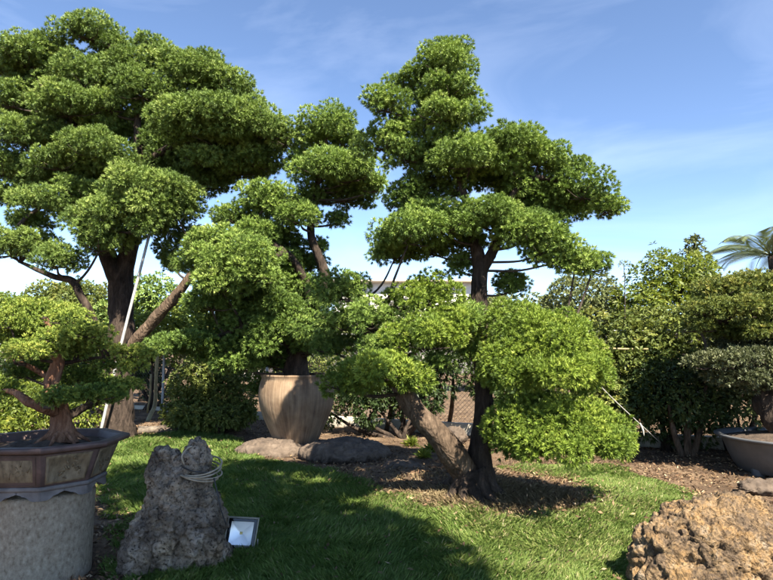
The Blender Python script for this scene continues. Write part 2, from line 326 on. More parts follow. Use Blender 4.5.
NL = 0
def skeleton(paths):
    S = []
    for p in paths:
        q, _ = catmull(p, np.ones(len(p)), 8); S.append(q)
    return np.vstack(S)
def pad(root, S, px, py, rx, ry, Y, seed, m, L=.047, Wd=.0032, n=26, dens=500, rc=.11, depth=1.0, tbias=0., twigs=7, br=.02, under=.42, lead=True, name='foliage_pad', tilt=0.):
    rx *= 1.12; ry *= 1.13; k = Y / F0; a = rx * k; h = ry * k; shell = under < .8
    c = at(px, py, Y); up_h = 1.22 * h if shell else h * 1.05; c[2] -= (.26 * h if shell else .05 * h)
    R = np.array([a - L * .5, min(a, .9 * a + .05) * depth, up_h - L * .6]); R = np.maximum(R, .03)
    rg0 = np.random.default_rng(seed + 5); Ps, As, ts = [], [], []
    if not shell:
        P, A, t = dome(c, R, dens, seed, .95, tbias=tbias, rc=rc, fill=.5, low=.7); Ps, As, ts = [P], [A], [t]
    else:               # a spreading pad: several low overlapping cushions at slightly different heights
        ns = int(np.clip(round(2.2 + a / .16 * .55), 3, 7)); a0 = rg0.uniform(0, 6.28)
        for q in range(ns + 1):
            if q == 0: o = np.zeros(3); f = .62
            else:
                an = a0 + q * 2 * math.pi / ns + rg0.uniform(-.35, .35); rr = rg0.uniform(.48, .66); o = np.array([math.cos(an) * rr, math.sin(an) * rr, 0]); f = rg0.uniform(.36, .52)
            o[2] = .42 * (1 - (o[0] ** 2 + o[1] ** 2) * 1.5) + rg0.uniform(-.16, .10)
            Rs = np.array([R[0] * f * rg0.uniform(.9, 1.15), R[1] * f, R[2] * rg0.uniform(.46, .62)]); cs = c + o * R
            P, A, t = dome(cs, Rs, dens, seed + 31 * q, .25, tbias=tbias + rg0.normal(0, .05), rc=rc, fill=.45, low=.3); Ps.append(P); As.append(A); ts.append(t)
            lo = cs + np.array([0, .06 * R[1], -.05 * h]); nl = int(1.1 * dens * Rs[0] * Rs[1] * 3.1)      # inner foliage beneath, shade under the pad put into a darker tint
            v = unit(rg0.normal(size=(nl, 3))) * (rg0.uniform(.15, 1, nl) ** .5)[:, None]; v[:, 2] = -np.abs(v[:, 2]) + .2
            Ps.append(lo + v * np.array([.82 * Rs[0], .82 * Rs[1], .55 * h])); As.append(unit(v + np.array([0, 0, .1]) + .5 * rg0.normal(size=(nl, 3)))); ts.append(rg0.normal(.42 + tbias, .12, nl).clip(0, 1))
    P = np.vstack(Ps); A = np.vstack(As); t = np.concatenate(ts)
    if tilt:
        P[:, 2] += (P[:, 0] - c[0]) * tilt
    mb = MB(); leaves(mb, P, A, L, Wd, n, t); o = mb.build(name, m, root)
    global NL; NL += len(P) * n
    if S is not None and twigs:
        tb = MB(); base = c + np.array([0, 0, -.15 * R[2]]); rg = random.Random(seed)
        dd = np.linalg.norm(S - base, axis=1) + 1.2 * np.maximum(0, S[:, 2] - base[2] + .05); s = S[dd.argmin()]
        if lead:
            mid = s * .5 + base * .5 + np.array([rg.uniform(-.05, .05), rg.uniform(-.05, .05), -.06 * np.linalg.norm(s - base)])
            tube(tb, [s, mid, base], [br * 1.35, br, br * .7], 7, 5, .25, seed)
        for q in range(twigs):
            an = q * 2 * math.pi / twigs + rg.uniform(-.3, .3); e = base + np.array([math.cos(an) * R[0], math.sin(an) * R[1], 0]) * rg.uniform(.55, .8) + np.array([0, 0, rg.uniform(-.05, .3) * R[2]])
            mm = base * .5 + e * .5 + np.array([rg.uniform(-.1, .1) * R[0], 0, -.08 * R[2]])
            tube(tb, [base, mm, e], [br * .6, br * .42, br * .2], 5, 3)
        tb.build('branch', M['twig'], root, smooth=True)
    return o

def tree_root(name, loc, label, cat='tree', group=None): return empty(name, loc, label, cat, group)
def px_path(lst): return [at(*p) for p in lst]
def limb(root, name, pts, radpx, m, sides=14, per=7, rough=.22, seed=1, ground=False):
    P = px_path(pts); R = [r * p[2] / F0 for r, p in zip(radpx, pts)]
    if ground: P[0][2] = g1(P[0][0], P[0][1]) - .06
    mb = MB(); tube(mb, P, R, sides, per, rough, seed); mb.build(name, m, root, smooth=True); return P

# ------------------------------------------------------------------ sky, sun, camera
w = bpy.data.worlds.new("World"); sc.world = w; w.use_nodes = True; nt = w.node_tree; bg = nt.nodes['Background']
sky = nt.nodes.new('ShaderNodeTexSky'); sky.sky_type = 'NISHITA'; sky.sun_disc = False; sky.sun_elevation = SUN_EL; sky.sun_rotation = math.atan2(SUN[0], SUN[1])
sky.altitude = 900; sky.air_density = .72; sky.dust_density = .0; sky.ozone_density = 1.7
tc = nt.nodes.new('ShaderNodeTexCoord'); mp = nt.nodes.new('ShaderNodeMapping'); mp.inputs['Scale'].default_value = (1.1, 1.1, 3.4); mp.inputs['Rotation'].default_value = (0, .28, .3); mp.inputs['Location'].default_value = (-.35, .1, .15)
nt.links.new(tc.outputs['Generated'], mp.inputs['Vector'])
c1 = noise_n(nt, 1.7, 7, .55, mp.outputs[0], .7)
cm = ramp(nt, c1, [(.48, (0, 0, 0)), (.80, (.13, .13, .13))])
nt.links.new(mixc(nt, cm, sky.outputs[0], (8.5, 9.2, 10.5)), bg.inputs['Color'])
bg.inputs['Strength'].default_value = .076
sd = bpy.data.lights.new('sun', 'SUN'); sd.energy = 5.0; sd.angle = math.radians(.55); sd.color = (1, .91, .76)
so = bpy.data.objects.new('sun', sd); C.objects.link(so); so.rotation_euler = Vector(tuple(SUN)).to_track_quat('Z', 'Y').to_euler(); so.location = (3, -5, 12)
cd = bpy.data.cameras.new('camera'); cam = bpy.data.objects.new('camera', cd); C.objects.link(cam); sc.camera = cam
cd.sensor_width = 36; cd.lens = 36 * F0 / W0; cd.clip_end = 3000; cd.clip_start = .05
cam.location = (0, 0, EYE); cam.rotation_euler = (math.pi / 2 + TH, 0, 0)
sc.view_settings.view_transform = 'Standard'; sc.view_settings.look = 'None'; sc.view_settings.gamma = 1; sc.view_settings.use_curve_mapping = False
sc.view_settings.exposure = 2.05
sc.render.engine = 'CYCLES'
try:
    sc.cycles.max_bounces = 7; sc.cycles.diffuse_bounces = 2; sc.cycles.glossy_bounces = 3; sc.cycles.transmission_bounces = 3; sc.cycles.transparent_max_bounces = 6; sc.cycles.use_denoising = True
except Exception: pass

# ------------------------------------------------------------------ ground
LAWN_PX = [(118, 700), (124, 575), (118, 520), (96, 492), (88, 455), (104, 438), (180, 432), (236, 437), (258, 455), (330, 470), (385, 490), (440, 506), (505, 514), (566, 507), (594, 495), (566, 478), (505, 468), (560, 463), (612, 465), (655, 478), (690, 492), (700, 520), (745, 640), (760, 720)]
LAWN = np.array([gp(*p)[:2] for p in LAWN_PX])
def inpoly(x, y, poly):
    x = np.asarray(x); y = np.asarray(y); r = np.zeros(x.shape, bool); n = len(poly)
    for i in range(n):
        x1, y1 = poly[i]; x2, y2 = poly[(i + 1) % n]
        c = ((y1 > y) != (y2 > y)) & (x < (x2 - x1) * (y - y1) / (y2 - y1 + 1e-12) + x1); r ^= c
    return r
def polydist(x, y, poly):
    d = np.full(np.asarray(x).shape, 1e9); n = len(poly)
    for i in range(n):
        a = poly[i]; b = poly[(i + 1) % n]; ab = b - a
        t = np.clip(((x - a[0]) * ab[0] + (y - a[1]) * ab[1]) / (ab @ ab + 1e-12), 0, 1)
        d = np.minimum(d, np.hypot(x - a[0] - t * ab[0], y - a[1] - t * ab[1]))
    return np.where(inpoly(x, y, poly), d, -d)
def axis(lo, hi, st, far):
    a = list(np.arange(lo, hi + 1e-6, st)); s = st; p = a[-1]
    up = []
    while p < far: s *= 1.35; p += s; up.append(p)
    s = st; p = a[0]; dn = []
    while p > -far: s *= 1.35; p -= s; dn.append(p)
    return np.array(dn[::-1] + a + up)
gx = axis(-8, 8, .07, 900); gy = axis(2, 13, .07, 900)
X, Y = np.meshgrid(gx, gy); Z = g(X, Y)
ld = polydist(X, Y, LAWN) + .35 * (n2(X, Y, 2.5, 21) - .5)
Z = Z + np.where((np.abs(X) < 8.2) & (Y < 13.5) & (Y > 1.8), .030 * (n2(X, Y, 9, 31) - .5) * sm(.1, -.1, ld), 0)
V = np.stack([X, Y, Z], -1).reshape(-1, 3); nx, ny = len(gx), len(gy)
i = np.arange(ny - 1)[:, None] * nx; j = np.arange(nx - 1)[None]
F = np.stack([i + j, i + j + 1, i + nx + j + 1, i + nx + j], -1).reshape(-1, 4)
m, nt, b = mat('soil_and_turf'); v = objvec(nt)
f = noise_n(nt, 3, 8, .65, v); f2 = noise_n(nt, 40, 6, .7, v)
soil = ramp(nt, math_n(nt, 'ADD', math_n(nt, 'MULTIPLY', f, .55), math_n(nt, 'MULTIPLY', f2, .45)), [(.36, (.040, .026, .017)), (.48, (.10, .068, .045)), (.58, (.18, .125, .08)), (.7, (.27, .205, .135))])
turf = ramp(nt, f2, [(.35, (.035, .050, .014)), (.65, (.085, .105, .032))])
nt.links.new(mixc(nt, attr(nt, 'lawn'), soil, turf), b.inputs['Base Color']); b.inputs['Roughness'].default_value = .95; b.inputs['Specular IOR Level'].default_value = .1
bump(nt, b, f2, .9, .03)
mb = MB(); mb.add(V, [F], lawn=sm(-.08, .08, ld).ravel()); tag(mb.build('ground', m, smooth=True), kind='structure')

# lawn blades
def blades(name, x, y, L, Wd, tint, mm, lean, seed):
    n = len(x); z = g(x, y) - .004; P = np.stack([x, y, z], -1)
    fa = 2 * np.pi * 1.6 * n2(x, y, 1.6, seed) + rng.normal(0, .9, n)
    le = lean * rng.uniform(.3, 1.5, n); d = np.stack([np.cos(fa) * le, np.sin(fa) * le, np.ones(n)], -1); d = unit(d)
    side = unit(np.cross(d, rng.normal(size=(n, 3)))) * Wd
    mid = P + d * (L * .55)[:, None]; tip = mid + unit(d + np.stack([np.cos(fa), np.sin(fa), -.5 * np.ones(n)], -1) * (le * .9)[:, None]) * (L * .5)[:, None]
    V = np.stack([P - side * .6, P + side * .6, mid + side, tip, mid - side], 1).reshape(-1, 3)
    F = np.arange(n * 5).reshape(-1, 5)
    mb = MB(); mb.add(V, [F], tint=np.clip(tint, 0, 1)); return mb.build(name, mm)
N = 900000
yy = 2.6 * (11.0 / 2.6) ** rng.random(N); xx = rng.uniform(-1, 1, N) * (yy * .70 + .1)
lm = polydist(xx, yy, LAWN) + .35 * (n2(xx, yy, 2.5, 21) - .5) + .25 * (n2(xx, yy, 9, 23) - .5)
patch = sm(.52, .72, n2(xx, yy, 1.1, 41)) * sm(.1, .9, xx)
k = (lm > rng.normal(0, .04, N)) & (rng.random(N) > .55 * patch)
xx, yy, lm, patch = xx[k], yy[k], lm[k], patch[k]
cl = n2(xx, yy, 5, 51)
L = (.050 + .055 * cl) * rng.uniform(.6, 1.25, len(xx)) * (1 - .35 * sm(.4, 1.5, xx)) * (.65 + .35 * sm(0, .25, lm))
ti = .30 + .5 * (cl - .5) + rng.normal(0, .16, len(xx)) + .16 * sm(.0, 1.4, xx) + .25 * patch * rng.random(len(xx)) + np.where(rng.random(len(xx)) < .035, .5, 0)
tag(blades('lawn_grass', xx, yy, L, .0024 * (1 + yy * .06)[:, None], ti, M['grass'], .75, 61), 'long green lawn grass in the foreground', 'grass', kind='stuff')
# dry straw at the foot of the centre tree
c0 = gp(472, 500); n = 9000
xx = c0[0] + rng.normal(.25, .5, n); yy = c0[1] + rng.normal(.05, .22, n)
xe = np.array([gp(rng.uniform(250, 560), rng.uniform(470, 505))[:2] for _ in range(240)]); xe = np.repeat(xe, 14, 0) + rng.normal(0, .07, (3360, 2))
xx = np.concatenate([xx, xe[:, 0]]); yy = np.concatenate([yy, xe[:, 1]])
tag(blades('dry_grass', xx, yy, .07 * rng.uniform(.5, 1.3, len(xx)), .0026, rng.random(len(xx)), M['straw'], .9, 71), 'straw coloured dry grass at the foot of the centre tree', 'dry grass', kind='stuff')
# leaf litter on bare soil
n = 60000; yy = 3.2 * (14 / 3.2) ** rng.random(n); xx = rng.uniform(-1, 1, n) * yy * .72
k = ((polydist(xx, yy, LAWN) < .12) | (rng.random(n) < .035)) & (rng.random(n) < sm(.3, .7, n2(xx, yy, 1.5, 81)) + .25); xx, yy = xx[k], yy[k]; n = len(xx)
P = np.stack([xx, yy, g(xx, yy) + rng.uniform(.004, .02, n) + .03 * (polydist(xx, yy, LAWN) > .1)], -1); A = unit(rng.normal(size=(n, 3)) * np.array([1, 1, .35]) + np.array([0, 0, .15]))
mb = MB(); leaves(mb, P, A, .055, .009, 1, rng.random(n) * .95, (0, 30), .05)
tag(mb.build('leaf_litter', M['litter']), 'fallen brown leaves and twigs on bare soil', 'leaf litter', kind='stuff')

# ------------------------------------------------------------------ centre tree
LIT = M['leafC']; BR = M['leafBright']
r0 = gp(478, 490); D = 6.1
rt = tree_root('cloud_pruned_tree', r0, 'centre cloud-pruned pine-like tree with leaning second trunk, rooted in the soil mound')
T1 = limb(rt, 'trunk', [(479, 492, D), (480, 455, D), (484, 410, D), (482, 350, D), (479, 300, D), (479, 262, D + .05), (472, 235, D + .1), (464, 195, D + .1), (452, 150, D + .1), (446, 70, D + .1)], [17, 12, 9.5, 8.5, 8, 7.5, 5, 4, 3, 1.5], M['bark'], 16, 8, .28, 3, True)
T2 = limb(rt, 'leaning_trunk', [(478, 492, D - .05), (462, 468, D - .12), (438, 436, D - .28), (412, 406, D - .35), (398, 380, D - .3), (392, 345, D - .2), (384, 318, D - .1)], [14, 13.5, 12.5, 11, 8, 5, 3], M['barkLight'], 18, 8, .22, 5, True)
for q in range(9):
    a = -2.9 + q * .62 + random.uniform(-.15, .15); b0 = r0 + np.array([-.06, -.02, 0]); ln = random.uniform(.28, .5); pts = []
    for t in (0, .35, .7, 1): x, y = b0[0] + math.cos(a + .3 * t) * (.06 + ln * t), b0[1] + math.sin(a + .3 * t) * (.06 + ln * t); pts.append(np.array([x, y, g1(x, y) + .17 * (1 - t) ** 2 + .015 - .05 * t]))
    mb = MB(); tube(mb, pts, [.10, .065, .04, .02], 10, 5, .4, q); mb.build('root', M['bark'], rt, smooth=True)
T3 = limb(rt, 'limb', [(480, 275, D + .03), (490, 258, D), (498, 240, D), (508, 205, D), (530, 178, D), (575, 185, D)], [6, 5.5, 5, 4, 3, 1.5], M['bark'], 10, 6, .25, 7)
T4 = limb(rt, 'limb', [(484, 395, D), (500, 375, D - .1), (535, 360, D - .3), (560, 350, D - .4)], [6, 5, 4, 2], M['bark'], 9, 5, .2, 8)
T5 = limb(rt, 'limb', [(483, 430, D), (500, 432, D - .1), (540, 432, D - .3), (580, 435, D - .4)], [5, 4.5, 4, 2], M['bark'], 9, 5, .2, 9)
T6 = limb(rt, 'limb', [(392, 350, D - .2), (378, 335, D - .15), (366, 310, D - .1), (345, 300, D)], [4.5, 4, 3, 2], M['bark'], 9, 5, .2, 10)
S = skeleton([T1, T2, T3, T4, T5, T6])
padsC = [(425, 215, 30, 14, .0, -.05), (497, 218, 34, 16, -.1, 0), (540, 225, 26, 16, .1, -.1), (462, 150, 30, 14, .1, -.05), (520, 140, 30, 12, .2, -.05), (565, 170, 26, 14, .1, -.05), (405, 82, 22, 14, .2, -.05), (410, 155, 26, 14, .1, -.1),(525, 205, 34, 24, .45, -.15), (560, 205, 30, 20, .5, -.15), (500, 178, 34, 16, .5, -.15),(545, 243, 30, 22, -.3, 0), (575, 260, 26, 16, -.3, 0),(530, 188, 40, 20, .25, -.1), (560, 200, 30, 20, .3, -.15), (455, 185, 26, 22, .3, -.15), (425, 180, 26, 18, .3, -.15), (470, 240, 30, 14, .25, -.15), (405, 125, 24, 20, .25, -.1), (425, 100, 22, 24, .2, -.1),  # px, py, rx, ry, dY, tint bias
 (447, 54, 30, 15, .1, 0), (445, 66, 37, 16, .0, 0), (449, 90, 34, 14, -.12, 0), (443, 116, 40, 14, -.2, 0), (448, 140, 31, 12, .0, 0), (448, 100, 28, 40, .4, -.1),
 (384, 102, 28, 20, 0, 0), (387, 140, 29, 22, .15, 0), (418, 160, 22, 14, .3, -.1),
 (470, 160, 50, 18, -.2, 0), (500, 150, 46, 17, 0, 0), (538, 154, 32, 20, .05, 0), (582, 188, 32, 23, -.1, 0), (606, 207, 19, 14, -.1, 0),
 (545, 205, 36, 20, .35, -.2), (415, 195, 36, 22, .35, -.2), (520, 185, 26, 20, .4, -.15),
 (408, 234, 44, 22, -.25, 0), (445, 222, 34, 20, -.3, 0), (482, 211, 40, 19, -.3, 0), (522, 230, 34, 24, -.25, 0), (556, 252, 30, 22, -.3, 0), (592, 265, 26, 14, -.3, 0),
 (395, 252, 32, 13, .2, -.15), (512, 284, 23, 17, .2, -.2), (462, 262, 18, 22, .3, -.2), (435, 250, 22, 12, .25, -.2)]
for q, (px, py, rx, ry, dy, tb) in enumerate(padsC): pad(rt, S, px, py, rx, ry, D + dy, 100 + q, LIT, tbias=tb, br=.012)
low = [(368, 318, 28, 22, -.25, 0), (385, 345, 26, 16, -.3, 0),(343, 290, 28, 20, .1, 0), (344, 320, 30, 19, .0, 0), (408, 298, 30, 22, -.2, .05), (434, 294, 28, 24, -.15, .05), (425, 336, 44, 22, -.5, .05), (455, 322, 26, 22, -.35, .05), (472, 316, 18, 18, -.25, 0), (442, 362, 17, 12, -.35, 0),
       (350, 380, 34, 22, -.75, .05), (380, 368, 40, 23, -.85, .05), (404, 378, 27, 20, -.7, .05), (470, 350, 16, 16, -.1, -.1), (372, 340, 26, 16, .3, -.2), (330, 345, 22, 14, .35, -.2)]
for q, (px, py, rx, ry, dy, tb) in enumerate(low): pad(rt, S, px, py, rx, ry, D + dy, 150 + q, BR if tb > 0 else LIT, tbias=tb, br=.016)
cl_ = [(512, 326, 34, 24, -.25, .05), (545, 342, 46, 34, -.5, .08), (518, 362, 38, 30, -.55, .08), (576, 362, 32, 26, -.4, .08), (592, 380, 22, 13, -.4, .05), (566, 328, 24, 13, -.2, 0), (545, 370, 58, 15, -.6, .05),
       (522, 425, 41, 25, -.55, .08), (560, 421, 45, 26, -.6, .08), (593, 431, 34, 22, -.5, .08), (615, 442, 19, 13, -.45, .05), (556, 438, 62, 16, -.6, .05)]
for q, (px, py, rx, ry, dy, tb) in enumerate(cl_): pad(rt, S, px, py, rx, ry, D + dy, 180 + q, BR, tbias=tb, br=.016, under=.9, twigs=4, dens=560, lead=q in (1, 8))

# ------------------------------------------------------------------ left big tree
DA = 10.0; r0 = gp(112, 430)
ra = tree_root('cloud_pruned_tree', r0, 'tallest cloud-pruned tree at left, thick dark trunk behind the grey support pole')
A1 = limb(ra, 'trunk', [(114, 432, DA), (116, 400, DA), (120, 340, DA), (122, 300, DA), (122, 275, DA), (132, 240, DA), (138, 190, DA + .1), (138, 140, DA + .1), (134, 90, DA + .1), (105, 40, DA)], [23, 15.5, 13, 12, 11, 7.5, 5.5, 4, 3, 1.5], M['bark'], 18, 8, .25, 21, True)
A2 = limb(ra, 'limb', [(120, 290, DA), (110, 262, DA - .1), (100, 235, DA - .1), (80, 200, DA), (60, 170, DA)], [9, 8.5, 7, 4.5, 2], M['bark'], 12, 7, .22, 22)
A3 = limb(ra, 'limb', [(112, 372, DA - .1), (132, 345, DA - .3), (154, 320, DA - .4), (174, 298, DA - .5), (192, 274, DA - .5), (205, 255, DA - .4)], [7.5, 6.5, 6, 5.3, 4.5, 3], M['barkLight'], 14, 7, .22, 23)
A4 = limb(ra, 'limb', [(116, 372, DA), (104, 345, DA - .3), (92, 318, DA - .5), (82, 298, DA - .6), (72, 281, DA - .6), (52, 276, DA - .6), (20, 262, DA - .6)], [6, 5, 4.5, 4, 3.5, 3, 1.5], M['bark'], 10, 6, .2, 24)
A5 = limb(ra, 'limb', [(138, 170, DA + .1), (165, 150, DA - .2), (200, 135, DA - .4), (240, 125, DA - .4)], [4.5, 4, 3, 1.5], M['bark'], 9, 6, .2, 25)
A6 = limb(ra, 'limb', [(136, 120, DA + .1), (155, 100, DA), (190, 85, DA)], [3, 2.5, 1.2], M['bark'], 8, 5, .2, 26)
A7 = limb(ra, 'limb', [(137, 175, DA + .1), (100, 150, DA), (60, 110, DA), (30, 70, DA)], [4, 3.5, 2.5, 1.2], M['bark'], 8, 6, .2, 27)
A8 = limb(ra, 'limb', [(19, 226, DA - .7), (28, 216, DA - .6), (44, 206, DA - .5)], [2.2, 2.2, 1.6], M['twig'], 7, 4, .15, 28)
S = skeleton([A1, A2, A3, A4, A5, A6, A7])
padsA = [(176, 264, 18, 14, -.1, -.15), (158, 222, 26, 18, -.3, -.1), (84, 214, 26, 16, -.3, 0), (30, 220, 22, 10, -.3, -.05), (75, 92, 26, 14, .1, -.05), (150, 46, 22, 10, .3, -.05), (205, 62, 24, 10, .3, -.05),(150, 125, 40, 22, .5, -.15), (60, 80, 36, 22, .4, -.15), (110, 80, 40, 26, .5, -.15), (200, 100, 44, 20, .4, -.1), (210, 155, 46, 24, .2, -.15), (180, 165, 40, 24, .5, -.2), (100, 175, 40, 18, .3, -.15), (30, 115, 34, 26, .5, -.15), (70, 180, 40, 14, .2, -.15), (15, 195, 30, 14, .2, -.1), (255, 140, 34, 18, .0, -.1),(90, 32, 34, 17, .0, 0), (112, 44, 20, 12, .1, -.05), (28, 58, 36, 20, .0, 0), (52, 50, 26, 16, .2, 0), (8, 66, 26, 22, .1, 0), (84, 76, 28, 24, -.2, 0), (128, 66, 32, 24, -.1, 0), (142, 88, 34, 22, -.2, 0), (170, 64, 34, 17, .1, 0), (196, 76, 36, 20, .0, 0), (226, 84, 30, 18, .0, 0), (244, 96, 18, 12, .1, -.05),
 (184, 122, 38, 26, -.7, .05), (222, 118, 46, 24, -.8, .05), (264, 128, 36, 22, -.7, .05), (222, 140, 60, 17, -.4, -.05), (285, 140, 18, 12, -.6, 0),
 (70, 108, 40, 18, -.3, 0), (110, 104, 26, 15, -.15, 0), (12, 98, 22, 20, -.1, 0), (20, 132, 30, 24, -.2, 0), (60, 140, 36, 16, .1, -.1), (92, 148, 38, 21, -.5, 0), (62, 162, 36, 16, -.4, 0), (116, 162, 28, 16, -.3, 0), (4, 165, 26, 24, .0, 0), (30, 172, 24, 14, .2, -.1),
 (120, 218, 44, 30, -.9, .05), (100, 240, 28, 24, -.9, .05), (150, 192, 48, 20, -.7, .03), (142, 208, 34, 20, -.9, .05), (48, 200, 36, 16, -.5, 0), (80, 190, 26, 14, -.3, 0),
 (10, 246, 30, 22, -.7, 0), (34, 240, 22, 14, -.4, -.1), (58, 258, 24, 19, -.9, .05), (178, 206, 28, 24, -.5, 0), (182, 242, 27, 24, -.2, -.2), (202, 158, 26, 13, -.5, 0), (165, 150, 36, 20, .4, -.2), (232, 166, 44, 18, .1, -.2), (205, 180, 34, 18, .3, -.2), (110, 130, 30, 14, .3, -.15), (160, 108, 24, 18, .3, -.15), (40, 90, 30, 18, .4, -.2), (90, 115, 34, 16, .4, -.2), (255, 160, 30, 15, -.2, -.1)]
for q, (px, py, rx, ry, dy, tb) in enumerate(padsA): pad(ra, S, px, py, rx, ry, DA + dy, 300 + q, M['leafA'], L=.072, Wd=.0048, n=24, dens=230, rc=.16, tbias=tb, br=.02)  # tint bias darkens inner and underside pads in place of shade

# ------------------------------------------------------------------ tree in the big urn
DB = 9.3; UR = at(296, 443, DB); UR[2] = g1(UR[0], UR[1]) + .06
ub = UR[2]; ut = at(296, 374, DB)[2]; hU = ut - ub
prof = [(.02, 0), (.315, 0), (.33, .03), (.375, .11), (.44, .24), (.51, .38), (.56, .50), (.588, .62), (.595, .72), (.585, .82), (.562, .91), (.548, .95), (.565, .975), (.57, 1.0), (.535, 1.0)]
urn = empty('clay_urn', UR, 'big tan streaked clay urn holding the tree left of centre', 'urn')
lathe(MB(), [(r * 1.0, z * hU) for r, z in prof], UR, 64, .02, 4).build('body', M['urn'], urn, smooth=True)
lathe(MB(), [(.537, hU * .999), (.53, hU * .96), (.52, hU * .925), (.25, hU * .95), (.01, hU * .96)], UR, 48, .03, 5).build('soil', M['soil'], urn, smooth=True)
r0 = np.array([UR[0], UR[1], UR[2] + hU * .95])
rb = tree_root('cloud_pruned_tree', r0, 'cloud-pruned tree with dark trunks growing out of the big clay urn')
B1 = limb(rb, 'trunk', [(296, 378, DB), (296, 362, DB), (298, 345, DB), (308, 318, DB), (318, 298, DB), (326, 278, DB), (318, 255, DB), (311, 235, DB), (312, 210, DB), (318, 180, DB), (328, 130, DB)], [14, 11, 9, 8, 7, 5.5, 4.5, 4, 3.5, 2.8, 1.2], M['bark'], 14, 7, .25, 31)
B2 = limb(rb, 'limb', [(312, 312, DB), (306, 285, DB - .1), (296, 265, DB - .2), (284, 252, DB - .3), (268, 240, DB - .3), (250, 225, DB - .3)], [5.5, 5, 4.5, 4, 3, 2], M['bark'], 10, 6, .22, 32)
B3 = limb(rb, 'limb', [(297, 350, DB), (280, 335, DB - .3), (255, 325, DB - .5), (220, 335, DB - .5)], [6, 5, 4, 2], M['bark'], 10, 6, .22, 33)
B4 = limb(rb, 'limb', [(284, 252, DB - .3), (262, 265, DB - .6), (235, 275, DB - .8)], [3.5, 3, 1.5], M['bark'], 8, 5, .2, 34)
S = skeleton([B1, B2, B3, B4])
padsB = [(285, 266, 28, 22, .15, -.15), (316, 262, 14, 12, .35, -.15), (255, 232, 26, 18, -.3, 0), (300, 282, 24, 16, .1, -.15), (308, 198, 22, 14, .2, -.15), (270, 330, 30, 16, -.5, -.1),(300, 326, 30, 20, -.5, -.1), (322, 302, 18, 14, -.2, -.05), (312, 345, 26, 14, -.3, -.2), (282, 305, 26, 18, -.5, -.1),(172, 344, 26, 12, -.4, -.25), (225, 352, 34, 12, -.1, -.25), (262, 290, 30, 18, .0, -.25), (305, 262, 16, 22, .35, -.25), (245, 300, 30, 16, -.2, -.2), (200, 262, 24, 20, -.4, -.1), (350, 182, 30, 16, .1, -.15), (285, 240, 24, 16, .2, -.25), (310, 345, 26, 14, .3, -.25),(322, 166, 38, 22, -.3, .05), (352, 170, 36, 24, -.3, .05), (374, 185, 16, 14, -.2, 0), (330, 125, 30, 20, .0, 0), (312, 140, 22, 16, .1, 0), (345, 140, 22, 14, .2, -.05), (300, 160, 18, 14, .2, -.1), (345, 195, 34, 14, .3, -.2),
 (268, 196, 30, 20, -.3, 0), (300, 216, 26, 17, -.4, 0), (280, 212, 26, 14, -.1, -.1), (338, 219, 15, 11, .1, -.2), (318, 246, 12, 10, .2, -.15),
 (240, 256, 42, 22, -1.0, .08), (215, 240, 34, 14, -.8, .05), (250, 272, 32, 20, -1.1, .08), (222, 282, 34, 20, -1.0, .05), (212, 302, 28, 16, -.8, -.1),
 (288, 292, 34, 20, .2, -.25), (262, 312, 36, 16, -.2, -.15), (290, 330, 40, 18, .0, -.2), (235, 320, 36, 16, -.3, -.15), (200, 342, 38, 13, -.3, -.25), (252, 345, 36, 16, -.3, -.15), (235, 362, 28, 14, -.4, -.1), (270, 358, 22, 16, .1, -.25), (262, 235, 28, 22, .1, -.25), (240, 215, 28, 18, .2, -.2), (262, 385, 16, 20, .5, -.3)]
for q, (px, py, rx, ry, dy, tb) in enumerate(padsB): pad(rb, S, px, py, rx, ry, DB + dy, 400 + q, LIT, L=.066, Wd=.0045, n=24, dens=262, rc=.15, tbias=tb, br=.018)  # lower and inner pads carry their shade as a darker leaf tint

# ------------------------------------------------------------------ support pole
mb = MB(); p0 = gp(97, 434); p0[1] = 9.4; p0 = at(97, 434, 9.3); p0[2] = g1(p0[0], p0[1]) - .1
tube(mb, [p0, at(121, 345, 9.3), at(150, 232, 9.3)], [.024, .023, .022], 12, 4)
tag(mb.build('support_pole', M['pole'], loc=p0, smooth=True), 'pale grey metal pole leaning against the big left tree', 'pole')

# ------------------------------------------------------------------ left bonsai: pedestal, octagonal pot, tree
PD = 4.3; pc = at(47, 450, PD); pc[2] = 0; gz = g1(pc[0], pc[1])
z_ped = at(47, 500, PD - .33)[2]; z_rim = at(47, 449, PD - .5)[2]
pc0 = np.array([pc[0], pc[1], gz - .08])
h = z_ped - pc0[2]
prof = [(.30, 0), (.325, .02)] + [(.332 - .004 * math.sin(t * 3.1), .02 + (h - .05) * t) for t in np.linspace(0.02, 1, 26)] + [(.322, h - .008), (.31, h), (.01, h)]
mb = lathe(MB(), prof, pc0, 96, .055, 9)
tag(mb.build('stone_pedestal', M['stone'], loc=pc0, smooth=True), 'rough pale stone cylinder under the octagonal bonsai pot', 'pedestal')
pb = np.array([pc[0], pc[1], z_ped + .002])
pot = empty('octagonal_pot', pb, 'brown octagonal bonsai pot with carved tan panels on the stone cylinder', 'pot')
va = math.atan2(-pc[1], -pc[0])           # towards the camera
A8 = [va - math.radians(4) + q * math.pi / 4 for q in range(8)]
def octring(r, z): return [(pb[0] + r * math.cos(a), pb[1] + r * math.sin(a), z) for a in A8]
def octsolid(mb, prof):
    V = []; F = []
    for r, z in prof: V += octring(r, z)
    for k in range(len(prof) - 1):
        for q in range(8): F.append((k * 8 + q, k * 8 + (q + 1) % 8, k * 8 + 8 + (q + 1) % 8, k * 8 + 8 + q))
    mb.add(V, F); return mb
zf = z_ped + .055; zt = z_rim - .055
def bev(o, w=.006, seg=2):
    md = o.modifiers.new('bevel', 'BEVEL'); md.width = w; md.segments = seg; md.limit_method = 'ANGLE'; return o
